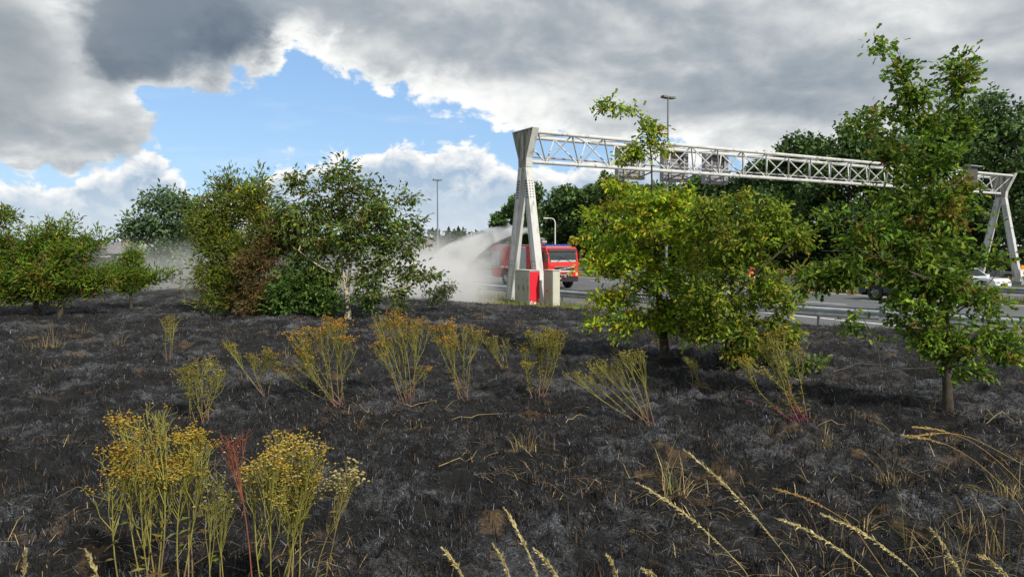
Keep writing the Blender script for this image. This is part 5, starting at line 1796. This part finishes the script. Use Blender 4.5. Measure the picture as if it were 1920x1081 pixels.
rag_px('ragwort clump with twin golden crowns standing straight, left of the small wispy one', 872, 742, [(815, 622), (830, 614), (842, 613), (855, 618), (866, 616), (878, 614), (888, 620), (894, 630), (850, 640), (830, 640)], 6, heads=62, fan=0.06, leafy=0.3)
rag_px('small wispy ragwort leaning left between two larger clumps', 955, 700, [(918, 642), (932, 640), (945, 640), (925, 655), (905, 640)], 7, heads=26, gold=(0.26, 0.2, 0.05), fan=0.05, leafy=0.2)
rag_px('leafy green ragwort clump with pale grass stalks through it, right of the wispy one', 1012, 746, [(985, 650), (1000, 635), (1012, 628), (1022, 622), (1034, 626), (1046, 632), (1052, 640), (1008, 660), (990, 690), (1035, 650)], 8, heads=58, gold=(0.30, 0.23, 0.035), fan=0.06, leafy=0.7)
rag_px('sprawling bare stemmed ragwort with green sprays and pink stalks lying to the left', 1215, 796, [(1078, 712), (1090, 705), (1105, 690), (1118, 684), (1132, 682), (1150, 672), (1168, 670), (1182, 678), (1200, 668)], 9, heads=36, gold=(0.24, 0.20, 0.05), fan=0.05, leafy=0.1, r=0.004)
rag_px('pink stemmed ragwort with yellowed leaves below the green oak sapling', 1502, 793, [(1392, 678), (1400, 686), (1440, 628), (1455, 640), (1468, 622), (1432, 650), (1490, 655), (1460, 680)], 10, heads=44, gold=(0.30, 0.20, 0.03), low_c=(0.34, 0.07, 0.12), fan=0.06, leafy=0.9, r=0.004)
rag_px('pair of thin green stalks without flowers below the yellowing oak trunk', 1305, 735, [(1288, 680), (1296, 676), (1302, 690)], 16, heads=8, gold=(0.2, 0.2, 0.05), fan=0.03, leafy=0.2)


def rag_near(label, px_base, Y, tops, seed, **kw):
    d = ray(px_base, 900)
    x_ = d.x / d.y * Y
    b = Vector((x_, Y, 0))
    b.z = ground(b.x, b.y) + float(micro(np.array([b.x]), np.array([b.y]))[0])
    rng = np.random.default_rng(seed + 900)
    return ragwort(label, b, [at(px, py, Y + rng.normal() * 0.09) for px, py in tops], seed, **kw)


rag_near('tall golden ragwort nearest the camera on the left, with the highest crown', 275, 3.0, [(234, 800), (262, 786), (290, 796), (214, 874), (240, 856), (276, 864), (302, 880)], 11,
         bstart=0.55, heads=190, gold=(0.40, 0.25, 0.035), green=(0.30, 0.26, 0.04), fan=0.06, r=0.0034, hr=0.0050, leafy=0.25, branch=16)
rag_near('golden ragwort pressed against the right side of the highest near crown', 345, 3.0, [(334, 842), (360, 832), (380, 850), (344, 890)], 12,
         bstart=0.6, heads=190, gold=(0.40, 0.27, 0.035), green=(0.30, 0.27, 0.04), fan=0.055, r=0.0034, hr=0.0050, leafy=0.2, branch=16)
rag_near('single rust red dead flower stalk between two yellow near clumps', 455, 2.9, [(438, 846)], 13, bstart=0.72, branch=8, heads=30, gold=(0.22, 0.07, 0.045), green=(0.24, 0.09, 0.05), stem_c=(0.26, 0.09, 0.05), low_c=(0.34, 0.15, 0.06), fan=0.03, r=0.003, hr=0.0045, leafy=0.0)
rag_near('broad yellow seed topped ragwort in the near centre left', 520, 2.9, [(482, 890), (506, 860), (530, 834), (558, 838), (584, 854), (520, 898), (562, 894), (590, 905)], 14,
         bstart=0.58, heads=170, gold=(0.42, 0.30, 0.06), green=(0.32, 0.27, 0.045), fan=0.06, r=0.0032, hr=0.0050, leafy=0.15, branch=15)
rag_near('slim pale seed topped stalk leaning right, at the end of the near row', 605, 2.9, [(648, 896), (668, 896)], 15, bstart=0.62, heads=60, gold=(0.42, 0.36, 0.16), green=(0.26, 0.24, 0.07), fan=0.03, r=0.0024, hr=0.0062, leafy=0.1, stem_c=(0.24, 0.21, 0.07))
rag_near('short green side stalks left of the rust red stalk', 405, 2.9, [(412, 905), (425, 930), (398, 960)], 17, heads=20, gold=(0.34, 0.3, 0.1), green=(0.25, 0.25, 0.06), fan=0.03, r=0.0026, hr=0.0055, leafy=0.1)


# ------------------------------------------------------------------ tall grass stalks with seed heads
def grass_stalk(label, tip, low, Y, seed, head=0.30, col=(0.50, 0.42, 0.19), w=1.0, bow=0.06):
    """tip and low are photo points of one stalk; it runs on to the ground"""
    rng = np.random.default_rng(seed)
    a, b = at(*tip, Y), at(*low, Y + 0.03)
    d = (b - a)
    # carry the lower end down to the ground, straightening up towards the root
    zg = ground(b.x, b.y)
    drop = b.z - zg
    root_p = Vector((b.x + d.x / max(0.05, -d.z) * drop * 0.35, b.y + 0.05, zg))
    t = empty('grass_stalk', root_p, 0, label, 'grass', 'seed headed grass stalks in front of the camera')
    pts = []
    for i in range(15):
        s = i / 14
        q0, q1, q2 = root_p, b, a
        # spline root -> low -> tip
        if s < 0.45:
            k_ = s / 0.45
            p = q0.lerp(q1, k_)
        else:
            k_ = (s - 0.45) / 0.55
            p = q1.lerp(q2, k_)
            p = p + Vector((0, 0, 1)) * (bow * math.sin(math.pi * k_) * (a - b).length)
        pts.append(p - root_p)
    P = np.array([tuple(p) for p in pts])
    rad = np.linspace(0.0021, 0.0007, 15) * w
    me_ = tubes_mesh('stem', P[:-1], P[1:], rad[:-1], rad[1:], 5)
    ca = me_.color_attributes.new('Col', 'FLOAT_COLOR', 'POINT')
    c4 = np.tile(np.array([*col, 1.0], np.float32), (len(me_.vertices), 1))
    ca.data.foreach_set('color', c4.ravel())
    st = link('stem', me_, t, M['straw'])
    # seed head: narrow spikelets pressed along the last stretch
    L_ = head
    seg = np.linalg.norm(np.diff(P, axis=0), axis=1)
    cum = np.concatenate([[0], np.cumsum(seg)])
    n = 170
    s_ = cum[-1] - L_ * rng.random(n) ** 1.1
    PP = np.stack([np.interp(s_, cum, P[:, k_]) for k_ in range(3)], 1)
    dirn = P[-1] - P[-4]
    dirn /= np.linalg.norm(dirn)
    A = dirn[None] + rng.normal(size=(n, 3)) * 0.24
    prof = np.sin(np.pi * np.clip((cum[-1] - s_) / L_, 0, 1) ** 0.7) * 0.6 + 0.4
    C = pick(rng, [(0.55, 0.47, 0.24, 3), (0.42, 0.36, 0.15, 2), (0.62, 0.56, 0.34, 1)], n) * np.array(col) / np.array([0.50, 0.42, 0.19])
    link('seed_head', leaves_mesh('seed_head', 'lance', PP, A, 0.019 * prof * (0.8 + 0.5 * rng.random(n)) * w, C, rng, 0.3), t, M['straw'])['kind'] = 'stuff'
    return t


stalks = [
    ((1283, 843), (1505, 1085), 1.75, 0.34, 'tallest straw coloured grass stalk with a long seed head, right of centre'),
    ((1195, 905), (1412, 1085), 1.9, 0.32, 'second tall grass stalk, its seed head starting left of the tallest one'),
    ((945, 952), (1012, 1085), 1.7, 0.28, 'upright grass seed head at the bottom edge near the picture centre'),
    ((924, 1020), (958, 1085), 1.5, 0.20, 'short seed head tip just left of the upright centre one'),
    ((830, 1028), (872, 1085), 1.5, 0.20, 'leftmost pale seed head tip at the bottom centre'),
    ((1000, 1028), (1050, 1085), 1.5, 0.20, 'curved seed head tip just right of the upright centre one'),
    ((1138, 1040), (1160, 1085), 1.6, 0.14, 'thin lone seed head tip between the centre group and the tall stalks'),
    ((1460, 972), (1645, 1085), 1.7, 0.30, 'low arching grass stalk crossing under the tallest one'),
    ((1540, 963), (1730, 1085), 1.7, 0.30, 'arching grass stalk just above and right of the low crossing one'),
    ((1450, 915), (1600, 985), 2.4, 0.22, 'thin dry grass stalk lying nearly flat behind the arching pair'),
    ((1745, 990), (1805, 1085), 1.6, 0.28, 'steep feathery grass head near the bottom right corner'),
    ((1835, 1040), (1895, 1085), 1.5, 0.18, 'small grass head tip close to the bottom right corner'),
    ((1205, 1066), (1235, 1085), 1.5, 0.12, 'barely showing seed tip on the bottom edge, left of the tall stalks'),
    ((160, 1030), (185, 1085), 1.5, 0.22, 'pale seed head in the bottom left corner, nearer the yellow clumps'),
    ((48, 1030), (44, 1085), 1.5, 0.22, 'outermost seed head in the bottom left corner'),
]
for i, (tip, low, Y, hd, lab) in enumerate(stalks):
    grass_stalk(lab, tip, low, Y, 300 + i, hd, col=(0.50, 0.42, 0.19) if i not in (9,) else (0.40, 0.26, 0.10), w=0.82)
arcs = [((1690, 815), (1905, 935), 3.2, 'lowest of three long dry stalks bending in from the right edge'), ((1712, 800), (1915, 905), 3.3, 'topmost of three long dry stalks bending in from the right edge'),
        ((1705, 820), (1880, 850), 3.5, 'middle one of three long dry stalks bending in from the right edge')]
for i, (tip, low, Y, lab) in enumerate(arcs):
    grass_stalk(lab, tip, low, Y, 340 + i, 0.22, col=(0.42, 0.29, 0.10), w=1.0, bow=0.12)


# ------------------------------------------------------------------ tufts of dry grass that escaped the fire
def tuft(label, px, py, h_px, w_px, n, seed, col=(0.33, 0.25, 0.11), lean=0.0, green=0.15):
    rng = np.random.default_rng(seed)
    b = gpoint(px, py)
    sc_ = b.y / FPX
    h, w = h_px * sc_, w_px * sc_
    r_ = np.sqrt(rng.random(n)) * w * 0.35
    a_ = rng.random(n) * 6.283
    P = np.stack([np.cos(a_) * r_, np.sin(a_) * r_, np.full(n, -0.01)], 1)
    az_ = np.where(rng.random(n) < 0.5, rng.random(n) * 6.283, np.arctan2(P[:, 0] + lean * w, P[:, 1]))
    C = pick(rng, [(*col, 3), (col[0] * 1.3, col[1] * 1.3, col[2] * 1.4, 1.5), (0.14, 0.17, 0.04, 6 * green), (0.14, 0.09, 0.05, 1.6), (0.03, 0.025, 0.02, 1.2)], n) * np.exp(rng.normal(size=n) * 0.3)[:, None]
    low_ = rng.random(n) < 0.35
    ln_ = h * np.where(low_, 0.2 + 0.7 * rng.random(n), 0.25 + 0.85 * rng.random(n) ** 1.3)
    ang_ = np.where(low_, 1.0 + 0.5 * rng.random(n), np.abs(rng.normal(size=n)) * 0.5 + 0.05)
    me_ = blades(P, ln_, ang_, az_, 0.0022 + 0.0028 * rng.random(n), np.clip(C, 0, 0.9), 'grass_tuft')
    o = link('grass_tuft', me_, None, M['straw'])
    o.location = b
    return tag(o, label, 'grass', 'grass tufts that escaped the fire')


tufts = [
    (1265, 935, 130, 70, 70, 'upright straw tuft behind the tallest grass stalk'), (1672, 925, 75, 70, 80, 'greenish straw tuft with a white scrap, right of the arching stalks'),
    (1890, 950, 90, 90, 110, 'thick dry tuft at the right picture edge under the bending stalks'), (985, 850, 60, 70, 60, 'straw tuft with one long upright stem, below the leafy ragwort'),
    (672, 795, 38, 40, 40, 'small pale tuft below the biggest ragwort clump'), (66, 655, 55, 60, 60, 'pale tuft in the left field, left one of a pair'), (100, 650, 60, 50, 60, 'pale tuft in the left field, right one of a pair'),
    (150, 622, 30, 60, 50, 'low brownish tuft under the orange tipped sapling'), (1545, 860, 60, 40, 40, 'thin dry tuft straight below the pink stemmed ragwort'), (1740, 770, 50, 30, 30, 'burnt brown tuft left of the tall oak trunk'),
    (350, 565, 30, 40, 40, 'rust coloured tuft below the olive bush'), (480, 590, 36, 60, 70, 'straw tuft at the foot of the copper shrub'), (975, 618, 26, 30, 40, 'pale little tuft above the leafy ragwort'),
    (905, 598, 30, 30, 30, 'pale little tuft on the mound below the red sided cabinet'), (1620, 985, 70, 60, 40, 'loose brown tuft between the arching stalks'), (1335, 860, 40, 40, 30, 'low straw tuft right of the upright straw tuft'),
    (225, 640, 28, 30, 30, 'short tuft between the left pair and the single ragwort'), (540, 670, 60, 20, 14, 'few tall straw stems rising beside the biggest ragwort clump'), (1820, 985, 60, 70, 60, 'olive tuft near the bottom right corner'),
    (430, 620, 24, 30, 26, 'small tuft in front of the olive bush'), (790, 800, 30, 40, 26, 'short scorched tuft below the tall dense ragwort clump'), (1440, 830, 40, 30, 24, 'short brown tuft left of the thin dry one'), (1770, 1050, 190, 200, 46, 'spray of long loose straw in the bottom right, below the olive tuft'),
    (1560, 1040, 150, 170, 34, 'sparse long straw spray under the low arching stalk'), (1895, 1060, 200, 160, 50, 'long straw spray filling the bottom right corner')]
for i, (px, py, h_, w_, n, lab) in enumerate(tufts):
    tuft(lab, px, py, h_, w_, n, 400 + i)


def fallen(label, p0, p1, seed, col=(0.36, 0.25, 0.11), r=0.004, bend=0.03):
    a, b = gpoint(*p0), gpoint(*p1)
    rng = np.random.default_rng(seed)
    o_ = a.copy()
    pts = []
    for i in range(7):
        s = i / 6
        p = a.lerp(b, s)
        zz = ground(p.x, p.y) + float(micro(np.array([p.x]), np.array([p.y]))[0]) + 0.012 + bend * math.sin(math.pi * s)
        pts.append(Vector((p.x + rng.normal() * 0.008, p.y + rng.normal() * 0.008, zz)) - o_)
    P = np.array([tuple(p) for p in pts])
    me_ = tubes_mesh('fallen_stem', P[:-1], P[1:], np.linspace(r, r * 0.5, 6), np.linspace(r, r * 0.5, 6), 5)
    ca = me_.color_attributes.new('Col', 'FLOAT_COLOR', 'POINT')
    ca.data.foreach_set('color', np.tile(np.array([*col, 1.0], np.float32), (len(me_.vertices), 1)).ravel())
    ob = link('fallen_stem', me_, None, M['straw'])
    ob.location = o_
    return tag(ob, label, 'stem', 'dry stems lying on the burnt ground')


for i, (p0, p1, lab) in enumerate([
        ((845, 776), (950, 774), 'straight straw stem lying flat below the twin crowned ragwort'), ((825, 875), (895, 857), 'pale stem lying left of the straw tuft below the leafy ragwort'),
        ((1050, 770), (1105, 776), 'short straw stem lying left of the sprawling ragwort'), ((1060, 800), (1100, 790), 'curved pale stem under the sprawling ragwort'), ((1385, 770), (1500, 792), 'pink stem lying along the ground left of the pink stemmed ragwort'),
        ((1510, 805), (1580, 808), 'dry stem right of the pink stemmed ragwort'), ((760, 755), (820, 750), 'thin straw between two middle clumps'), ((1280, 640), (1395, 610), 'long bare twig under the yellowing oak'),
        ((1080, 648), (1180, 618), 'bare twig on the dark slope left of the yellowing oak trunk'), ((1160, 640), (1240, 650), 'bare twig at the foot of the yellowing oak'), ((1840, 800), (1915, 795), 'pale straw lying right of the tall oak trunk'),
        ((1560, 700), (1700, 690), 'bare low branch on the ground left of the tall oak trunk')]):
    fallen(lab, p0, p1, 500 + i, col=(0.30, 0.08, 0.09) if 'pink stem lying' in lab else (0.36, 0.27, 0.13) if 'twig' not in lab and 'branch' not in lab else (0.16, 0.13, 0.10))
up_stem = gpoint(985, 828)

# ------------------------------------------------------------------ smoke and the water jet
def volume_mat(name, dens, scale, lo, hi, centre=None, radii=None, col=(0.985, 0.985, 0.99), aniso=0.1, soft=1.0):
    m = bpy.data.materials.new(name)
    m.use_nodes = True
    t_ = m.node_tree
    t_.nodes.clear()
    n = NT(t_)
    out = n.node('ShaderNodeOutputMaterial')
    pv = n.node('ShaderNodeVolumePrincipled')
    tc_ = n.node('ShaderNodeTexCoord')
    nz = n.noise(tc_.outputs['Object'], scale, 4.0, 0.55, dist=0.4)
    d_ = n.step(nz, lo, hi)
    ln = n.node('ShaderNodeVectorMath', operation='LENGTH')
    # fades out towards the edge of the cloud, so that it has no outline
    mp = n.node('ShaderNodeMapping')
    t_.links.new(tc_.outputs['Object'], mp.inputs[0])
    mp.inputs['Scale'].default_value = tuple(1.0 / q for q in radii)
    t_.links.new(mp.outputs[0], ln.inputs[0])
    fall = n.step(X(n, ln.outputs['Value']), 0.25, 1.0, 1.0, 0.0)
    n.put(pv.inputs['Density'], d_ * fall * dens)
    pv.inputs['Color'].default_value = (*col, 1)
    pv.inputs['Anisotropy'].default_value = aniso
    t_.links.new(pv.outputs[0], out.inputs['Volume'])
    return m


def puff(name, label, c, radii, dens, scale, lo, hi, rz=0.0, seed=0):
    """closed ellipsoid holding a cloud"""
    vs, fs = [], []
    nn, mm_ = 24, 12
    for j in range(mm_ + 1):
        ph = math.pi * j / mm_ - math.pi / 2
        for i in range(nn):
            a = 2 * math.pi * i / nn
            vs.append((radii[0] * math.cos(a) * math.cos(ph), radii[1] * math.sin(a) * math.cos(ph), radii[2] * math.sin(ph)))
    for j in range(mm_):
        for i in range(nn):
            fs.append((j * nn + i, j * nn + (i + 1) % nn, (j + 1) * nn + (i + 1) % nn, (j + 1) * nn + i))
    o = MB().add(vs, fs).build(name, volume_mat(name, dens, scale, lo, hi, radii=radii), None)
    o.location = c
    o.rotation_euler = (0, 0, rz)
    return tag(o, label, kind='stuff')


puff('smoke', 'thick white smoke rolling from the field crest beside the pale trunked tree', at(765, 545, 23.5), (3.6, 3.4, 1.95), 1.25, 0.7, 0.32, 0.74)
puff('smoke', 'low bank of white smoke spreading over the crest towards the gantry', at(838, 552, 28.0), (2.5, 3.6, 1.4), 0.75, 0.7, 0.36, 0.78)
puff('smoke', 'tall drifting smoke between the pale trunked tree and the water jet', at(800, 498, 34.0), (4.6, 4.0, 2.1), 0.46, 0.45, 0.28, 0.74)
puff('smoke', 'thin grey smoke lying between the hazy tree and the olive bush', at(330, 520, 27.0), (4.6, 4.0, 1.7), 0.34, 0.5, 0.28, 0.78)

nz_w = truck.matrix_basis @ Vector((0.85, -0.53, 3.45))
nz_w = UV(26.55, 43.7) + Vector((math.cos(FB) * 0.85 - math.sin(FB) * -0.53, math.sin(FB) * 0.85 + math.cos(FB) * -0.53, 3.456))
jet_pts = [nz_w, at(1003, 438, 43.5), at(985, 432, 41.0), at(955, 432, 38.0), at(920, 442, 35.0), at(880, 462, 31.5), at(845, 492, 28.5), at(815, 535, 26.0)]
jet_r = [0.06, 0.13, 0.20, 0.30, 0.42, 0.55, 0.70, 0.80]


def jet_mat(name, dens, stretch):
    m = bpy.data.materials.new(name)
    m.use_nodes = True
    t_ = m.node_tree
    t_.nodes.clear()
    n = NT(t_)
    out = n.node('ShaderNodeOutputMaterial')
    pv = n.node('ShaderNodeVolumePrincipled')
    geo = n.node('ShaderNodeNewGeometry')
    # streaks run along the jet
    dv = (at(845, 492, 28.5) - at(985, 432, 41.0)).normalized()
    dp = n.node('ShaderNodeVectorMath', operation='DOT_PRODUCT')
    t_.links.new(geo.outputs['Position'], dp.inputs[0])
    dp.inputs[1].default_value = dv
    sc1 = n.node('ShaderNodeVectorMath', operation='SCALE')
    sc1.inputs[0].default_value = dv
    t_.links.new(dp.outputs['Value'], sc1.inputs['Scale'])
    sub = n.node('ShaderNodeVectorMath', operation='MULTIPLY_ADD')
    t_.links.new(sc1.outputs[0], sub.inputs[0])
    sub.inputs[1].default_value = (-0.82, -0.82, -0.82)
    t_.links.new(geo.outputs['Position'], sub.inputs[2])
    nz = n.noise(sub.outputs[0], stretch, 4.0, 0.6)
    n.put(pv.inputs['Density'], n.step(nz, 0.40, 0.62, 0.03, 1.0) * dens)
    pv.inputs['Color'].default_value = (0.99, 0.99, 0.995, 1)
    pv.inputs['Anisotropy'].default_value = 0.3
    t_.links.new(pv.outputs[0], out.inputs['Volume'])
    return m


b = MB()
b.path(jet_pts, jet_r, 14)
tag(b.build('water_jet', jet_mat('water_jet', 2.1, 2.2), None), 'white water jet arching from the fire engine roof down into the smoke', kind='stuff')
# mist falling from the jet
b = MB()
top = [p.copy() for p in jet_pts[3:]]
vs, fs = [], []
for i, p in enumerate(top):
    dep = 0.5 + 0.12 * i
    low_z = max(0.5, p.z - (0.35 + 0.6 * i))
    dirv = UV(1, 0).normalized()
    vs += [p - dirv * dep + Vector((0, 0, 0.1)), p + dirv * dep + Vector((0, 0, 0.1)), Vector((p.x, p.y, low_z)) + dirv * dep * 1.5, Vector((p.x, p.y, low_z)) - dirv * dep * 1.5]
for i in range(len(top) - 1):
    for j in range(4):
        fs.append((4 * i + j, 4 * i + (j + 1) % 4, 4 * i + 4 + (j + 1) % 4, 4 * i + 4 + j))
fs += [(3, 2, 1, 0), tuple(4 * (len(top) - 1) + q for q in range(4))]
b.add(vs, fs)
tag(b.build('falling_mist', jet_mat('falling_mist', 0.42, 1.3), None), 'veil of fine mist falling from the water jet', kind='stuff')
